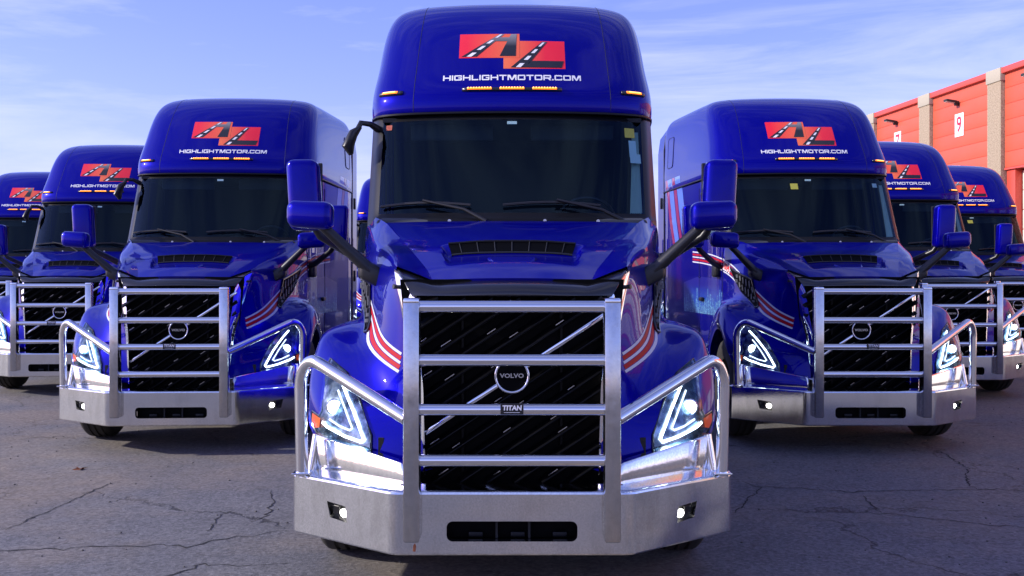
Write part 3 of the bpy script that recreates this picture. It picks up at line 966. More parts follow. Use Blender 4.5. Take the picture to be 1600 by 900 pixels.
    # side extender panels behind the sleeper
    for s in (-1, 1):
        V = []
        prof = [(5.15, 3.80), (5.17, .75)]
        for (y0, w_) in ((5.16, 0), (5.62, .03)):
            for z in (.75, 1.6, 2.6, 3.5, 3.72, 3.86):
                xx = 1.232 + w_ - (0 if z < 3.6 else (.03 if z < 3.8 else .13))
                V.append(Vector((s * xx, y0 + (.0 if z < 3.6 else .0), z)))
        V += [v + Vector((-s * .035, 0, 0)) for v in V]
        Fc = []
        for b0 in (0, 12):
            for k in range(5): Fc.append((b0 + k, b0 + k + 1, b0 + 6 + k + 1, b0 + 6 + k))
        for k in range(5): Fc += [(6 + k, 7 + k, 19 + k, 18 + k), (k, k + 1, 13 + k, 12 + k)]
        Fc += [(5, 11, 23, 17), (0, 6, 18, 12)]
        bm = bmesh.new(); vs = [bm.verts.new(v) for v in V]
        for f in Fc: bm.faces.new([vs[i] for i in f])
        bmesh.ops.recalc_face_normals(bm, faces=bm.faces)
        ext = bm_obj('side_extender', bm, 'paint', T, angle=40)
        tube('gasket', [(s * 1.238, 5.15, .8), (s * 1.238, 5.15, 3.5), (s * 1.21, 5.15, 3.72)], .012, 'black', ext, 6)
        for z in (1.7, 2.75):
            box('hinge', (s * 1.262, 5.28, z), (.03, .07, .16), 'black', ext, .008)
    # access panel on the fairing flank
    for s, vw in ((-1, 'left'), (1, 'right')):
        pr = rrect(4.73, 3.42, .30, .42, .05)
        decal('access_panel', roof_bvh, [pr], vw, .004, 'paint', T, .05)
        pts = [cast(roof_bvh, p, vw, .003) for p in pr + pr[:1]]
        tube('panel_gap', [p for p in pts if p], .005, 'seam', roof, 5)
    # door seams and handles
    for s, vw, sd in ((-1, 'left', 'l'), (1, 'right', 'r')):
        loop = [(2.02, 1.98), (2.02, 1.2), (2.10, .86), (3.17, .86), (3.17, 2.80)]
        pts = [cast(shell_bvh, p, vw, .0005) for a, b2 in zip(loop, loop[1:]) for p in [(a[0] + (b2[0] - a[0]) * t, a[1] + (b2[1] - a[1]) * t) for t in np.linspace(0, 1, 12)]]
        tube('door_gap', [p for p in pts if p], .005, 'seam', doors[sd], 5)
        h = cast(shell_bvh, (3.0, 1.42), vw, .02)
        box('door_handle', h, (.04, .20, .05), 'black', doors[sd], .015)

    # ---------------- printed roof logo
    def lx(x): return (x - 775) * .000686
    def lz(y): return 3.553 - (y - 70) * .00074
    def P(*pp): return [(lx(a), lz(b)) for a, b in pp]
    decal('logo_panel', roof_bvh, [P((200, 72), (857, 72), (857, 366), (200, 366))], 'front', .0022, 'logo_a', T)
    decal('logo_panel', roof_bvh, [P((683, 160), (1350, 160), (1350, 492), (683, 492))], 'front', .0012, 'logo_b', T)
    road_h = [P((222, 352), (640, 76), (690, 76), (392, 352)), P((560, 166), (632, 116), (750, 116), (728, 166)), P((640, 346), (765, 76), (826, 76), (815, 346))]
    decal('logo_letter', roof_bvh, road_h, 'front', .0038, 'logo_road', T)
    road_l = [P((760, 480), (1106, 170), (1160, 170), (925, 480)), P((880, 480), (975, 402), (1335, 402), (1308, 480))]
    decal('logo_letter', roof_bvh, road_l, 'front', .0034, 'logo_road', T)
    def dashes(b0, b1, t0, t1, spans):
        out = []
        for a, b2, hw_ in spans:
            q = []
            for t, sg in ((a, -1), (a, 1), (b2, 1), (b2, -1)):
                cxm = (b0[0] + b1[0]) / 2 + ((t0[0] + t1[0]) / 2 - (b0[0] + b1[0]) / 2) * t
                cym = b0[1] + (t0[1] - b0[1]) * t
                q.append((cxm + sg * hw_ * (1 - .55 * t), cym))
            out.append(P(*q))
        return out
    for q_ in dashes((222, 352), (392, 352), (640, 76), (690, 76), [(.0, .17, 26), (.29, .46, 26), (.57, .72, 26), (.83, .98, 24)]): decal('lane_dash', roof_bvh, [q_], 'front', .0052, 'white', T)
    for q_ in dashes((760, 480), (925, 480), (1106, 170), (1160, 170), [(.0, .15, 26), (.28, .43, 26), (.54, .69, 26), (.80, .96, 24)]): decal('lane_dash', roof_bvh, [q_], 'front', .0052, 'white', T)
    decal('roof_lettering', roof_bvh, letters('HIGHLIGHTMOTOR.COM', -.505, .505, 3.142, 3.186), 'front', .002, 'white', T)

    # ---------------- amber roof lights
    def lightbar(x0, x1, z, h, th):
        pts = [cast(roof_bvh, (x, z), 'front', th) for x in np.linspace(x0, x1, 14)]
        V, Fc = tube_geo(pts, h, 10, True)
        return V, Fc
    V, Fc = lightbar(-.36, .36, 3.065, .017, .002)
    bar = new_obj('marker_light_bar', V, Fc, 'gloss_black', T, True)
    for cx0 in (-.235, 0, .235):
        V, Fc = lightbar(cx0 - .088, cx0 + .088, 3.065, .0085, .0155)
        new_obj('amber_strip', V, Fc, 'amber', bar, True)
        gl = []
        for k in range(9):
            p = cast(roof_bvh, (cx0 - .08 + k * .02, 3.066), 'front', .0245)
            bm = bmesh.new(); bmesh.ops.create_icosphere(bm, subdivisions=1, radius=.0052, matrix=Matrix.Translation(p))
            bm.verts.index_update(); gl.append(([v.co.copy() for v in bm.verts], [tuple(v.index for v in f.verts) for f in bm.faces])); bm.free()
        V, Fc = join_geo(gl)
        new_obj('led_dots', V, Fc, 'amber_core', bar, True)
    for s in (-1, 1):
        V, Fc = lightbar(s * .80, s * .975, 3.055, .017, .002)
        mk = new_obj('marker_light', V, Fc, 'gloss_black', T, True)
        V, Fc = lightbar(s * .835, s * .945, 3.055, .0085, .0165)
        new_obj('amber_strip', V, Fc, 'amber', mk, True)
        V, Fc = lightbar(s * .85, s * .935, 3.055, .0045, .0235)
        new_obj('led_core', V, Fc, 'amber_core', mk, True)

    # ---------------- windshield furniture
    ws_bvh = BVHTree.FromPolygons(Vc, zones['windshield'] + zones['cowl'] + zones['header'])
    def wp(x, z, off=.02): return cast(ws_bvh, (x, z), 'front', off)
    for (px_, jx, b0, b1) in ((-.17, -.60, -.90, -.28), (.76, .30, -.06, .60)):
        arm = tube('wiper', [wp(px_, 2.075, .035), wp(px_ * .65 + jx * .35, 2.135, .05), wp(jx, 2.205, .05)], [.016, .011, .009], 'black', T, 8)
        bl = [wp(b0 + (b1 - b0) * t, 2.185 + .02 * math.sin(math.pi * t), .022) for t in np.linspace(0, 1, 8)]
        tube('wiper_blade', bl, .010, 'black', arm, 6)
    for x in (-.75, -.42, .22, .58):
        p = wp(x, 2.085, .008)
        tube('cowl_bolt', [p, p + Vector((0, -.012, 0))], .012, 'rim', T, 8)
    # interior
    box('dashboard', (0, 2.02, 2.00), (1.86, .62, .22), 'dash', T, .05)
    box('interior_back', (0, 3.55, 2.1), (2.0, .04, 1.7), 'interior', T)
    box('headliner', (0, 2.95, 2.86), (1.9, 1.2, .03), 'interior', T)
    box('cab_floor', (0, 2.7, 1.25), (1.95, 2.1, .04), 'interior', T)
    for s in (-1, 1):
        st = box('seat', (s * .55, 3.08, 1.66), (.52, .16, .80), 'interior', T, .06)
        box('headrest', (s * .55, 3.08, 2.10), (.28, .12, .16), 'interior', st, .04)
        box('cushion', (s * .55, 2.82, 1.45), (.52, .5, .16), 'interior', st, .05)
        box('sun_visor', (s * .45, 2.50, 2.80), (.62, .03, .13), 'dash', T, .01, 2, lambda c: (c.x, c.y + (2.86 - c.z) * .3, c.z))
    tube('steering_wheel', [(.55 + .21 * math.cos(a), 2.40 - .06 * math.sin(a), 2.12 + .17 * math.sin(a)) for a in np.linspace(0, 2 * math.pi, 29)], .014, 'black', T, 8)
    box('glass_tag', wp(.0, 2.815, .004), (.07, .002, .022), 'tag', ws)
    # ---------------- side stripes, vent, mural
    fend_bvh = BVHTree.FromPolygons(fV + mx(fV), fF + [tuple(i + len(fV) for i in f) for f in flipf(fF)])
    allV = fV + mx(fV); b0 = len(allV)
    allF = fF + [tuple(i + len(fV) for i in f) for f in flipf(fF)] + [tuple(i + b0 for i in q) for z_ in ('shell_l', 'shell_r', 'door_l', 'door_r', 'dframe_l', 'dframe_r') for q in zones[z_]]
    allV = allV + Vc
    side_bvh = BVHTree.FromPolygons(allV, allF)
    path = [(.44, 1.235), (.6, 1.305), (.8, 1.39), (1.0, 1.48), (1.25, 1.60), (1.45, 1.69), (1.68, 1.77), (2.0, 1.835), (2.5, 1.89), (3.0, 1.925), (3.5, 1.95)]
    path = catmull(np.array(path), 5, 0)
    for s, vw in ((-1, 'left'), (1, 'right')):
        for k in range(5):
            o_ = (k - 2) * .0275
            pl = [(p[0], p[1] + o_ * (.9 + .25 * min(1, max(0, p[0] - .5)))) for p in path]
            decal_pieces('stripe', side_bvh, ribbon(pl, .015 if k % 2 == 0 else .024), vw, .0018, 'stripe_white' if k % 2 == 0 else 'stripe_red', T, .06)
        # vent on the hood side
        vent = [(1.68, 1.80), (1.13, 1.67), (1.03, 1.52), (.91, 1.385), (.94, 1.375), (1.34, 1.545)]
        vt = decal('side_vent', fend_bvh, [vent], vw, .006, 'grille_black', T, .05)
        rim = [cast(fend_bvh, p, vw, .008) for a, b2 in zip(vent, vent[1:] + vent[:1]) for p in [(a[0] + (b2[0] - a[0]) * t, a[1] + (b2[1] - a[1]) * t) for t in np.linspace(0, 1, 9)[:-1]]]
        rim = [p for p in rim if p]
        tube('vent_frame', rim + rim[:1], .009, 'gloss_black', vt, 6)
        tube('vent_edge', rim[0:27], .006, 'chrome', vt, 6)
        for r in range(8):
            y0 = 1.02 + r * .07
            zu = float(np.interp(y0, [.91, 1.03, 1.13, 1.68], [1.385, 1.52, 1.67, 1.80])) - .022
            zl = float(np.interp(y0, [.94, 1.34, 1.68], [1.375, 1.545, 1.79])) + .018
            zm = (zu + zl) / 2
            for za, zb in ((zl, zm - .008), (zm + .008, zu)):
                pa, pb = cast(fend_bvh, (y0 + .012, zb), vw, .012), cast(fend_bvh, (y0 - .012, za), vw, .012)
                if pa and pb and zb - za > .02: tube('louvre', [pa, pb], .017, 'louvre', vt, 6, .35)
        # night skyline printed on the door
        rnd = random.Random(3)
        decal('mural_glow', side_bvh, [[(1.98, 1.28), (3.95, 1.28), (3.95, 1.62), (3.2, 1.70), (1.98, 1.66)]], vw, .0015, 'skyglow', T, .08)
        bars = []
        y = 1.99
        while y < 3.93:
            w_ = rnd.uniform(.012, .05); h_ = abs(rnd.gauss(.07, .05)) + .03
            if rnd.random() < .06: h_ += .16
            bars.append(rect(y, 1.24, y + w_, 1.28 + h_)); y += w_ + rnd.uniform(.0, .02)
        decal('mural_skyline', side_bvh, bars, vw, .003, 'skyline', T, .1)
        # flag sweep on the sleeper and fairing flank
        both = BVHTree.FromPolygons(Vc + rV, zones['shell_l'] + zones['shell_r'] + [tuple(i + len(Vc) for i in q) for q in rF])
        sw = [(-.10, .26, 'flag_blue'), (.22, .12, 'flag_red'), (.40, .22, 'flag_blue'), (.64, .12, 'flag_red')]
        for dy, wd, mt in sw:
            a = 3.75 + dy
            decal('flag_band', both, [[(a, 2.05), (a + wd, 2.05), (a + wd + .25, 2.45), (a + wd + .50, 3.05), (a + .46, 3.05), (a + .22, 2.45)]], vw, .0016, mt, T, .08)

    # ---------------- headlights
    HL = [(.775, .762), (.776, .838), (.855, 1.02), (.95, 1.155), (1.075, 1.225), (1.088, 1.19), (1.085, .945), (1.10, .915), (1.158, .932), (1.165, .90), (1.152, .85), (1.12, .815), (1.05, .79)]
    def hl_band(pts, w): return ribbon(pts, w)
    for s in (1, -1):
        fl = lambda pl: [[(s * p[0], p[1]) for p in q] for q in pl]
        hd = decal('headlight', fend_bvh, fl([HL]), 'front', .004, 'housing', T, .03)
        rim = [cast(fend_bvh, (s * p[0], p[1]), 'front', .004) for p in HL + HL[:1]]
        tube('headlight_gasket', [p for p in rim if p], .007, 'gloss_black', hd, 6)
        vee = [(1.005, 1.145), (.955, 1.075), (.885, .96), (.815, .815), (.83, .798), (.93, .822), (1.04, .862), (1.075, .885)]
        decal('daytime_strip', fend_bvh, fl(ribbon(vee, .016)), 'front', .012, 'led', hd, .02)
        vee2 = [(.99, 1.06), (.935, .965), (.885, .868), (.90, .856), (.96, .872), (1.03, .905)]
        decal('light_guide', fend_bvh, fl(ribbon(vee2, .011)), 'front', .012, 'led_soft', hd, .02)
        p = cast(fend_bvh, (s * 1.005, .972), 'front', .004)
        bm = bmesh.new(); bmesh.ops.create_uvsphere(bm, u_segments=16, v_segments=8, radius=.036, matrix=Matrix.Translation(p) @ Matrix.Scale(.5, 4, (0, 1, 0)))
        bm_obj('projector_lamp', bm, 'lamp', hd, True)
        rg = [p + Vector((.043 * math.cos(a), -.006, .043 * math.sin(a))) for a in np.linspace(0, 2 * math.pi, 25)]
        V, Fc = tube_geo(rg, .006, 6, False); new_obj('projector_ring', V, Fc, 'bright', hd, True)
        decal('turn_signal', fend_bvh, fl([[(1.09, .902), (1.152, .922), (1.155, .878), (1.128, .842), (1.096, .852)]]), 'front', .010, 'turn', hd, .03)
        decal('headlight_lens', fend_bvh, fl([HL]), 'front', .022, 'lens', hd, .03)
        # small dark fin hole on top of the fender
    # ---------------- bumper
    def sweep_pt(s_, off, z):                  # s_ = distance along the front from the middle
        sg = 1 if s_ >= 0 else -1; a = abs(s_)
        if a <= .585: p, nrm = Vector((a, 0)), Vector((0, -1))
        elif a <= .645:
            t = min(1, (a - .585) / .06)
            p = Vector((.585 + .056 * t, .016 * t * t + .004 * t)); nrm = Vector((math.sin(.34 * t * 2), -math.cos(.34 * t * 2)))
        else:
            dr = Vector((.77, .638)); p = Vector((.641, .020)) + dr * (a - .645); nrm = Vector((.638, -.77))
            if a > 1.395:
                t = min(1, (a - 1.395) / .08); b1 = Vector((.641, .020)) + dr * .75
                p = b1 + dr * .065 * t + Vector((-.028 * t * t, .03 * t * t)); ang = math.atan2(.638, .77) + t * .85
                nrm = Vector((math.sin(ang), -math.cos(ang)))
                if a > 1.475: p = p + Vector((-.05, 1)).normalized() * (a - 1.475); nrm = Vector((1, -.05)).normalized()
        q = p + nrm * off
        return Vector((sg * q.x, q.y, z))
    ZB0, ZB1 = .287, .592
    V, Fc = [], []
    def ring_face(s0, s1, hole, flipx=1):
        """face panel s0..s1 x ZB0..ZB1 with a hole; also the hole's inner wall"""
        n = len(hole); b = len(V)
        cx0 = sum(h[0] for h in hole) / n; cz0 = sum(h[1] for h in hole) / n
        corners = [(s0, ZB0), (s1, ZB0), (s1, ZB1), (s0, ZB1)]
        outer = []
        for h in hole:
            dx, dz = h[0] - cx0, h[1] - cz0
            ts = []
            if dx > 0: ts.append((s1 - cx0) / dx)
            if dx < 0: ts.append((s0 - cx0) / dx)
            if dz > 0: ts.append((ZB1 - cz0) / dz)
            if dz < 0: ts.append((ZB0 - cz0) / dz)
            t = min(ts); outer.append((cx0 + dx * t, cz0 + dz * t))
        # pull the nearest outer point onto each corner
        for c in corners:
            k = min(range(n), key=lambda k: (outer[k][0] - c[0]) ** 2 + (outer[k][1] - c[1]) ** 2); outer[k] = c
        for h in hole: V.append(sweep_pt(h[0], 0, h[1]))
        for o2 in outer: V.append(sweep_pt(o2[0], 0, o2[1]))
        for h in hole: V.append(sweep_pt(h[0], -.05, h[1]))
        for k in range(n):
            k2 = (k + 1) % n
            Fc.append((b + k, b + k2, b + n + k2, b + n + k)); Fc.append((b + k, b + k2, b + 2 * n + k2, b + 2 * n + k))
    ring_face(-.585, .585, rrect(0, .402, .675, .104, .032, 5))
    for sg in (1, -1):
        fog = [(sg * (a), z) for a, z in [(.965, .395), (1.10, .405), (1.125, .490), (.975, .480)]]
        fogd = []
        for a, b2 in zip(fog, fog[1:] + fog[:1]):
            for t in (0, .25, .5, .75): fogd.append((a[0] + (b2[0] - a[0]) * t, a[1] + (b2[1] - a[1]) * t))
        s0, s1 = (.645, 1.395) if sg > 0 else (-1.395, -.645)
        ring_face(s0, s1, fogd)
        for (a0, a1, k_) in ((.585, .645, 9), (1.395, 1.475, 9), (1.475, 1.72, 2)):
            b = len(V)
            for a in np.linspace(a0, a1, k_ + 1):
                V.append(sweep_pt(sg * a, 0, ZB0)); V.append(sweep_pt(sg * a, 0, ZB1))
            for k in range(k_): Fc.append((b + 2 * k, b + 2 * k + 1, b + 2 * k + 3, b + 2 * k + 2))
    # rounded top edge, ledge, lower return
    S = sorted(set([round(float(x), 4) for x in np.concatenate([np.linspace(-1.72, 1.72, 70), [-.585, .585, -.645, .645, -1.395, 1.395, -1.475, 1.475]])]))
    prof = [(0, ZB1), (-.003, .602), (-.012, .609), (-.026, .611), (-.13, .622)]
    prof2 = [(0, ZB0), (-.004, .279), (-.016, .275), (-.10, .285)]
    for pf in (prof, prof2):
        b = len(V)
        for a in S:
            for o2, z in pf: V.append(sweep_pt(a, o2, z))
        m_ = len(pf)
        for i in range(len(S) - 1):
            for k in range(m_ - 1):
                Fc.append((b + i * m_ + k, b + i * m_ + k + 1, b + (i + 1) * m_ + k + 1, b + (i + 1) * m_ + k))
    bm = bmesh.new(); vs = [bm.verts.new(v) for v in V]
    for f in Fc:
        try: bm.faces.new([vs[i] for i in f])
        except ValueError: pass
    bmesh.ops.remove_doubles(bm, verts=bm.verts, dist=.0008)
    bmesh.ops.recalc_face_normals(bm, faces=bm.faces)
    bp = bm_obj('bumper', bm, 'steel', T, angle=32)
    for p in bp.data.polygons:
        if abs(p.normal.z) < .02: p.use_smooth = False
    # upright plate between the bumper ledge and the fender
    for sg in (1, -1):
        V = []
        A = np.linspace(.50, 1.38, 16)
        for a in A:
            V.append(sweep_pt(sg * a, -.120, .618)); V.append(sweep_pt(sg * a, -.112, .70 + .12 * (a - .5)))
            V.append(sweep_pt(sg * a, -.120, .712 + .12 * (a - .5))); V.append(sweep_pt(sg * a, -.16, .715 + .12 * (a - .5)))
        Fc = [(4 * i + k, 4 * i + k + 1, 4 * i + 5 + k, 4 * i + 4 + k) for i in range(15) for k in range(3)]
        new_obj('bumper_upstand', V, fix_dir(V, Fc, Vector((sg * .6, -1, .3))), 'steel', T, True).data.set_sharp_from_angle(angle=RAD(40))
        p0, p1 = sweep_pt(sg * 1.375, -.10, .615), sweep_pt(sg * 1.365, -.135, .815)
        tube('upstand_tube', [p0, p1], .028, 'chrome', T, 12)
    # slot interior and tow hooks
    box('bumper_slot', (0, .16, .402), (.70, .09, .13), 'grille_black', bp)
    box('slot_roof', (0, .08, .462), (.70, .09, .008), 'grille_black', bp); box('slot_floor', (0, .08, .342), (.70, .09, .008), 'grille_black', bp)
    for x in (-.08, .09): box('slot_rib', (x, .075, .402), (.012, .03, .10), 'frame', bp)
    for x in (-.22, .0, .22): box('tow_bracket', (x + .03, .085, .366), (.075, .012, .030), 'trim', bp, .006)
    for sg in (1, -1):
        c_ = sweep_pt(sg * 1.04, -.045, .443)
        ang = sg * math.atan2(.638, .77)
        bm = box_bm((0, 0, 0), (.20, .01, .13)); bm.transform(Matrix.Translation(c_) @ Matrix.Rotation(ang, 4, 'Z'))
        fg = bm_obj('fog_lamp', bm, 'frame', bp)
        c2 = sweep_pt(sg * 1.008, -.018, .437)
        bm = bmesh.new(); bmesh.ops.create_uvsphere(bm, u_segments=14, v_segments=8, radius=1, matrix=Matrix.Translation(c2) @ Matrix.Rotation(ang, 4, 'Z') @ Matrix.Diagonal((.028, .010, .023, 1)))
        bm_obj('fog_bulb', bm, 'fog', fg, True)
        c2 = sweep_pt(sg * 1.07, -.026, .447)
        bm = box_bm((0, 0, 0), (.05, .015, .05), .006); bm.transform(Matrix.Translation(c2) @ Matrix.Rotation(ang, 4, 'Z'))
        bm_obj('fog_reflector', bm, 'trim', fg)
    # ---------------- grille guard
    for sg in (1, -1):
        def cutb(c): return (c.x, c.y, c.z + (.05 if (c.z < .5 and c.y > -.03) else 0))
        post = box('guard_post', (sg * .512, -.035, .985), (.083, .115, 1.235), 'post', T, .009, 2)
        box('post_cap', (sg * .512, -.035, 1.59), (.084, .116, .034), 'chrome', post, .010, 2)
        box('post_foot', (sg * .512, -.045, .375), (.075, .075, .02), 'frame', post, .004)
        path = fillet([(sg * .54, -.03, .985), (sg * 1.115, .40, 1.265), (sg * 1.185, .475, 1.16), (sg * 1.175, .47, .60)], .16, 8)
        tube('guard_loop', path, .035, 'chrome', T, 18)
        box('loop_foot', (sg * 1.175, .47, .617), (.10, .10, .012), 'chrome', T, .004, 1)
    bars = []
    for z in (1.562, 1.288, 1.035, .775):
        bars.append(tube('guard_bar', [(-.475, -.035, z), (.475, -.035, z)], .031, 'chrome', T, 20))
    bd = box('bar_badge', (0, -.069, 1.042), (.118, .006, .056), 'gloss_black', bars[2], .002, 1)
    v2, f2 = text_geo('TITAN', .034, .0014, .08)
    wv = max(v[0] for v in v2) - min(v[0] for v in v2)
    V = [Vector((v[0] * .098 / wv, -.0728, 1.047 + v[1])) for v in v2]
    b = len(V); V += [Vector(p) for p in ((-.04, -.0728, 1.0235), (.04, -.0728, 1.0235), (.04, -.0728, 1.0255), (-.04, -.0728, 1.0255))]
    new_obj('bar_lettering', V, fix_dir(V, f2 + [(b, b + 1, b + 2, b + 3)], Vector((0, -1, 0))), 'white', bars[2])

    # ---------------- mirrors
    for sg in (1, -1):
        # hood mirror
        def shp(c, sg=sg):
            x, y, z = c
            t = (x * sg) / .15
            return (sg * 1.215 + x, .93 + y * (1 - .10 * t) + .03 * t, 2.085 + z * (1.0 + .10 * t) + (.0 if z > 0 else .02 * t))
        hm = box('hood_mirror', (0, 0, 0), (.285, .16, .165), 'paint', T, .05, 4, shp)
        hm.data.set_sharp_from_angle(angle=RAD(80))
        ap = [(sg * 1.16, .95, 2.03), (sg * 1.11, .95, 1.985), (sg * .87, 1.02, 1.755), (sg * .82, 1.04, 1.70)]
        V, Fc = tube_geo(ap, [.040, .042, .058, .070], 14, True, .72)
        o = new_obj('mirror_arm', V, Fc, 'arm', hm, True); o.data.set_sharp_from_angle(angle=RAD(45))
        bm = box_bm((sg * .855, 1.05, 1.73), (.15, .17, .13), .03, 3, lambda c: (c.x, c.y, c.z + (c.x * sg - .855) * .5))
        bm_obj('arm_base', bm, 'arm', hm, angle=40)
        # door mirror
        def shd(c, sg=sg):
            x, y, z = c
            return (sg * 1.405 + x + sg * .015 * (z / .28), 1.75 + y - .02 * (z / .28) ** 2, 2.262 + z)
        dm = box('door_mirror', (0, 0, 0), (.215, .17, .48), 'paint', T, .05, 4, shd)
        dm.data.set_sharp_from_angle(angle=RAD(80))
        bm = box_bm((sg * 1.405, 1.835, 2.262), (.205, .02, .46), .008); bm_obj('mirror_back', bm, 'black', dm)
        tube('mirror_arm', [(sg * 1.36, 1.78, 2.07), (sg * 1.31, 1.80, 1.99), (sg * 1.12, 2.04, 1.86), (sg * 1.03, 2.12, 1.83)], [.038, .042, .050, .060], 'arm', dm, 12, .7)
        bm = box_bm((sg * 1.06, 2.18, 1.78), (.08, .20, .18), .03, 3); bm_obj('arm_base', bm, 'arm', dm, angle=40)
    # look-down mirror on the passenger side
    lm = tube('lookdown_mirror', [(-1.17, 2.26, 2.60), (-1.19, 2.24, 2.66), (-1.15, 2.24, 2.75), (-1.10, 2.26, 2.80)], [.03, .075, .055, .02], 'arm', T, 12, .6)
    tube('mirror_arm', [(-1.13, 2.25, 2.77), (-1.10, 2.27, 2.83), (-1.04, 2.34, 2.83), (-.99, 2.40, 2.80)], [.018, .022, .022, .028], 'arm', lm, 8)

    # ---------------- wheels and chassis
    def lathe(prof, n=40):
        V, Fc = [], []
        for k in range(n):
            a = 2 * math.pi * k / n
            for x, r in prof: V.append(Vector((x, r * math.cos(a), r * math.sin(a))))
        m_ = len(prof)
        for k in range(n):
            for i in range(m_ - 1):
                Fc.append((k * m_ + i, k * m_ + i + 1, ((k + 1) % n) * m_ + i + 1, ((k + 1) % n) * m_ + i))
        return V, Fc
    tp = [(-.13, .30), (-.145, .36), (-.15, .43), (-.14, .485), (-.115, .508), (-.095, .515), (-.09, .503), (-.075, .503), (-.07, .518), (-.03, .52), (-.025, .506), (-.01, .506), (-.005, .52), (.03, .52), (.035, .506), (.05, .506), (.055, .519), (.095, .515), (.115, .508), (.14, .485), (.15, .43), (.145, .36), (.13, .30)]
    rp = [(-.12, .30), (-.10, .27), (.02, .25), (.05, .20), (.06, .12), (.10, .10), (.11, .0)]
    tv, tf = lathe(tp); rv, rf = lathe(rp)
    tmesh = rmesh = None
    for (sx, y, w_) in ((1.02, 1.25, 1.0), (1.0, 5.75, 1.9), (1.0, 7.05, 1.9)):
        for sg in (1, -1):
            wh_ = empty('wheel', T, (sg * sx, y, .52)); wh_.scale = (sg * w_, 1, 1)
            if tmesh is None:
                ty = new_obj('tyre', tv, tf, 'rubber', wh_, True); ty.data.set_sharp_from_angle(angle=RAD(40)); tmesh = ty.data
                ri = new_obj('rim', rv, rf, 'rim', wh_, True); rmesh = ri.data
            else:
                for nm, me in (('tyre', tmesh), ('rim', rmesh)):
                    o = bpy.data.objects.new(nm, me); COL.objects.link(o); o.parent = wh_
    for sg in (1, -1):
        box('frame_rail', (sg * .40, 4.2, .78), (.09, 7.2, .26), 'frame', T)
        box('axle_beam', (0, 1.25 if sg > 0 else 6.4, .50), (1.8, .12, .12), 'frame', T)
        box('wheel_well', (sg * .80, 1.25, .95), (.30, 1.0, .5), 'frame', T)
        box('light_blocker', (sg * .72, .62, .55), (.03, .52, .56), 'frame', T)  # unseen plate added to keep sunlight from passing under the truck
        box('side_skirt', (sg * 1.14, 3.9, .58), (.06, 2.4, .42), 'paint', T, .02)
        stp = box('cab_step', (sg * 1.13, 2.35, .50), (.20, .55, .05), 'post', T, .01)
        box('step_tread', (sg * 1.13, 2.35, .90), (.16, .55, .04), 'post', stp, .01)
    box('engine_block', (0, 1.15, .95), (.9, 1.4, 1.0), 'frame', T)
    box('underbody', (0, 3.2, .62), (1.9, 3.4, .16), 'frame', T)
    return T

def fix_fender(V, Fc):
    c = Vector((.55, 1.45, 1.05))
    out = []
    for f in Fc:
        a, b, d = V[f[0]], V[f[1]], V[f[2]]
        out.append(f if (b - a).cross(d - a).dot(a - c) >= 0 else tuple(reversed(f)))
    return out

proto = build_truck()
GROUP = 'blue semi trucks parked in a wedge'
kids = {}
for o in bpy.data.objects:
    if o.parent: kids.setdefault(o.parent.name, []).append(o)
def copy_tree(o, parent=None):
    c = o.copy(); COL.objects.link(c); c.parent = parent
    for ch in kids.get(o.name, []): copy_tree(ch, c)
    return c
SPOTS = [
    ((0, 5.5), 0, 'royal blue semi truck parked foremost at the tip of the wedge of trucks'),
    ((-3.26, 10.2), 3.2, 'blue semi truck next behind the foremost truck, on the side away from the warehouse'),
    ((-6.5, 15.1), 4.5, 'blue semi truck second behind the foremost, on the side away from the warehouse'),
    ((-9.95, 20.0), 5.0, 'blue semi truck last of the row on the side away from the warehouse'),
    ((3.43, 10.2), 0, 'blue semi truck numbered 1804 next behind the foremost, on the warehouse side'),
    ((6.13, 14.6), 0, 'blue semi truck between truck 1804 and the one closest to the red warehouse'),
    ((8.93, 18.55), 0, 'blue semi truck parked closest to the red warehouse wall'),
    ((-2.4, 21.0), 0, 'blue semi truck almost hidden behind the foremost truck and its neighbour'),
    ((1.3, 21.6), 0, 'unseen blue semi truck added behind the foremost truck to darken the sleeper reflections'),  # added out of sight so the sleeper sides reflect deep blue
]
trucks = []
for i, ((x, y), a, lab) in enumerate(SPOTS):
    t = proto if i == 0 else copy_tree(proto)
    trucks.append(t)
for t, ((x, y), a, lab) in zip(trucks, SPOTS):
    t.location = (x, y, 0); t.rotation_euler = (0, 0, RAD(a))
    tag(t, lab, 'truck', GROUP)

# ---------------- things that differ from truck to truck: stickers, curtain, fleet number
def part_of(t, name):
    return [c for c in bpy.data.objects if c.parent == t and c.name.split('.')[0] == name]
def ws_plate(t, name, x, z, w, h, material, dy=.012):
    ws = part_of(t, 'windshield')[0]
    bv = BVHTree.FromPolygons([v.co.copy() for v in ws.data.vertices], [tuple(p.vertices) for p in ws.data.polygons])
    return decal(name, bv, [rect(x - w / 2, z - h / 2, x + w / 2, z + h / 2)], 'front', .003, material, ws, .05)
t = trucks[0]
ws_plate(t, 'sticker', .855, 2.755, .075, .075, 'yellow')
ws_plate(t, 'sticker', .87, 2.63, .055, .13, 'cyan')
ws_plate(t, 'sticker', .885, 2.555, .08, .07, 'cyan')
ws_plate(t, 'sticker', -.90, 2.80, .045, .04, 'orange')
ws_plate(trucks[4], 'sticker', -.17, 2.74, .085, .07, 'yellow')
ws_plate(trucks[4], 'sticker', .80, 2.76, .06, .05, 'cyan')
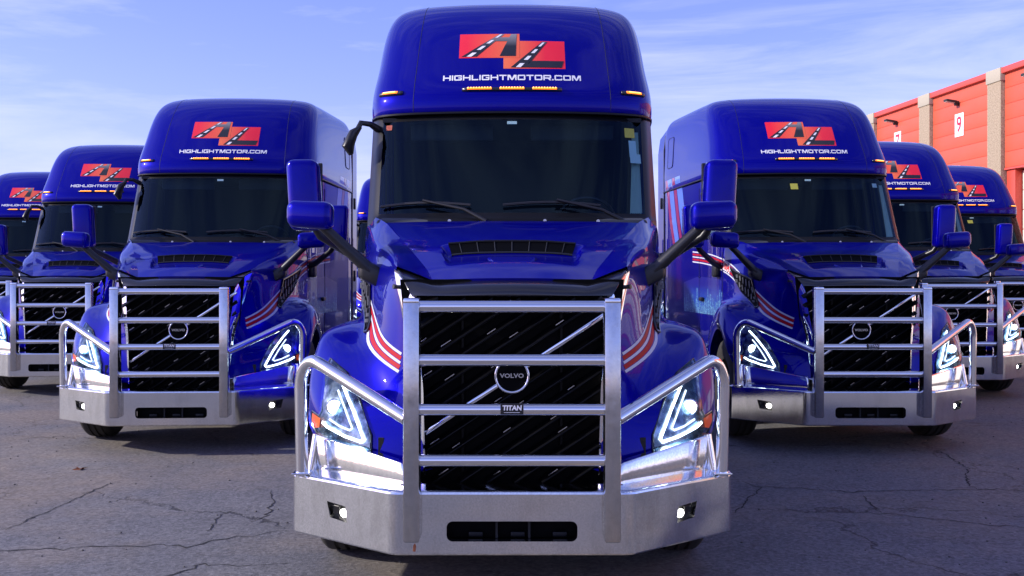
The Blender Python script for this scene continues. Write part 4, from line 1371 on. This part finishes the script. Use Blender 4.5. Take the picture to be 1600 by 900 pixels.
ws_plate(trucks[6], 'sticker', -.05, 2.74, .10, .06, 'yellow')
def curtain(t, sg):
    ws = part_of(t, 'windshield')[0]
    bv = BVHTree.FromPolygons([v.co.copy() for v in ws.data.vertices], [tuple(p.vertices) for p in ws.data.polygons])
    V, n = [], 13
    for k in range(n):
        f = k / (n - 1)
        for z, xa, xb in ((2.17, .83, .925), (2.48, .865, .935), (2.79, .895, .945)):
            p = cast(bv, (sg * (xa + (xb - xa) * f), z), 'front', -.03 - .014 * (k % 2))
            V.append(p if p else Vector((sg * (xa + (xb - xa) * f), 1.9 + (z - 2.06) * .68, z)))
    return new_obj('curtain', V, [(3 * k + i, 3 * k + i + 1, 3 * k + i + 4, 3 * k + i + 3) for k in range(n - 1) for i in (0, 1)], 'curtain', t)
curtain(trucks[0], 1); curtain(trucks[4], 1); curtain(trucks[5], 1)
# 1804 on the near flank of the truck beside the foremost one
fd = [c for c in bpy.data.objects if c.parent == trucks[4] and c.name.split('.')[0] == 'fender']
vv, ff = [], []
for c in fd:
    b = len(vv); vv += [v.co.copy() for v in c.data.vertices]; ff += [tuple(i + b for i in p.vertices) for p in c.data.polygons]
bv = BVHTree.FromPolygons(vv, ff)
for nm, grow, lift, mt in (('number_outline', .016, .0045, 'white'), ('fleet_number', .003, .0065, 'number_red')):
    v2, f2 = text_geo('1804', .112, grow)
    V = []
    for v in v2:
        yy = 1.83 - v[0] * 1.05
        zz = 1.808 + v[1] + (yy - 1.83) * .22
        p = cast(bv, (yy, zz), 'left', lift)
        V.append(p if p else Vector((-1.0, yy, zz)))
    new_obj(nm, V, fix_dir(V, f2, Vector((-1, 0, 0))), mt, trucks[4])

bpv = part_of(trucks[0], 'bumper')[0]
bbv = BVHTree.FromPolygons([v.co.copy() for v in bpv.data.vertices], [tuple(p.vertices) for p in bpv.data.polygons])
decal('rust_spot', bbv, [[(-.512, .300), (-.498, .297), (-.494, .325), (-.500, .342), (-.509, .330)]], 'front', .0008, 'rust', bpv, .05)
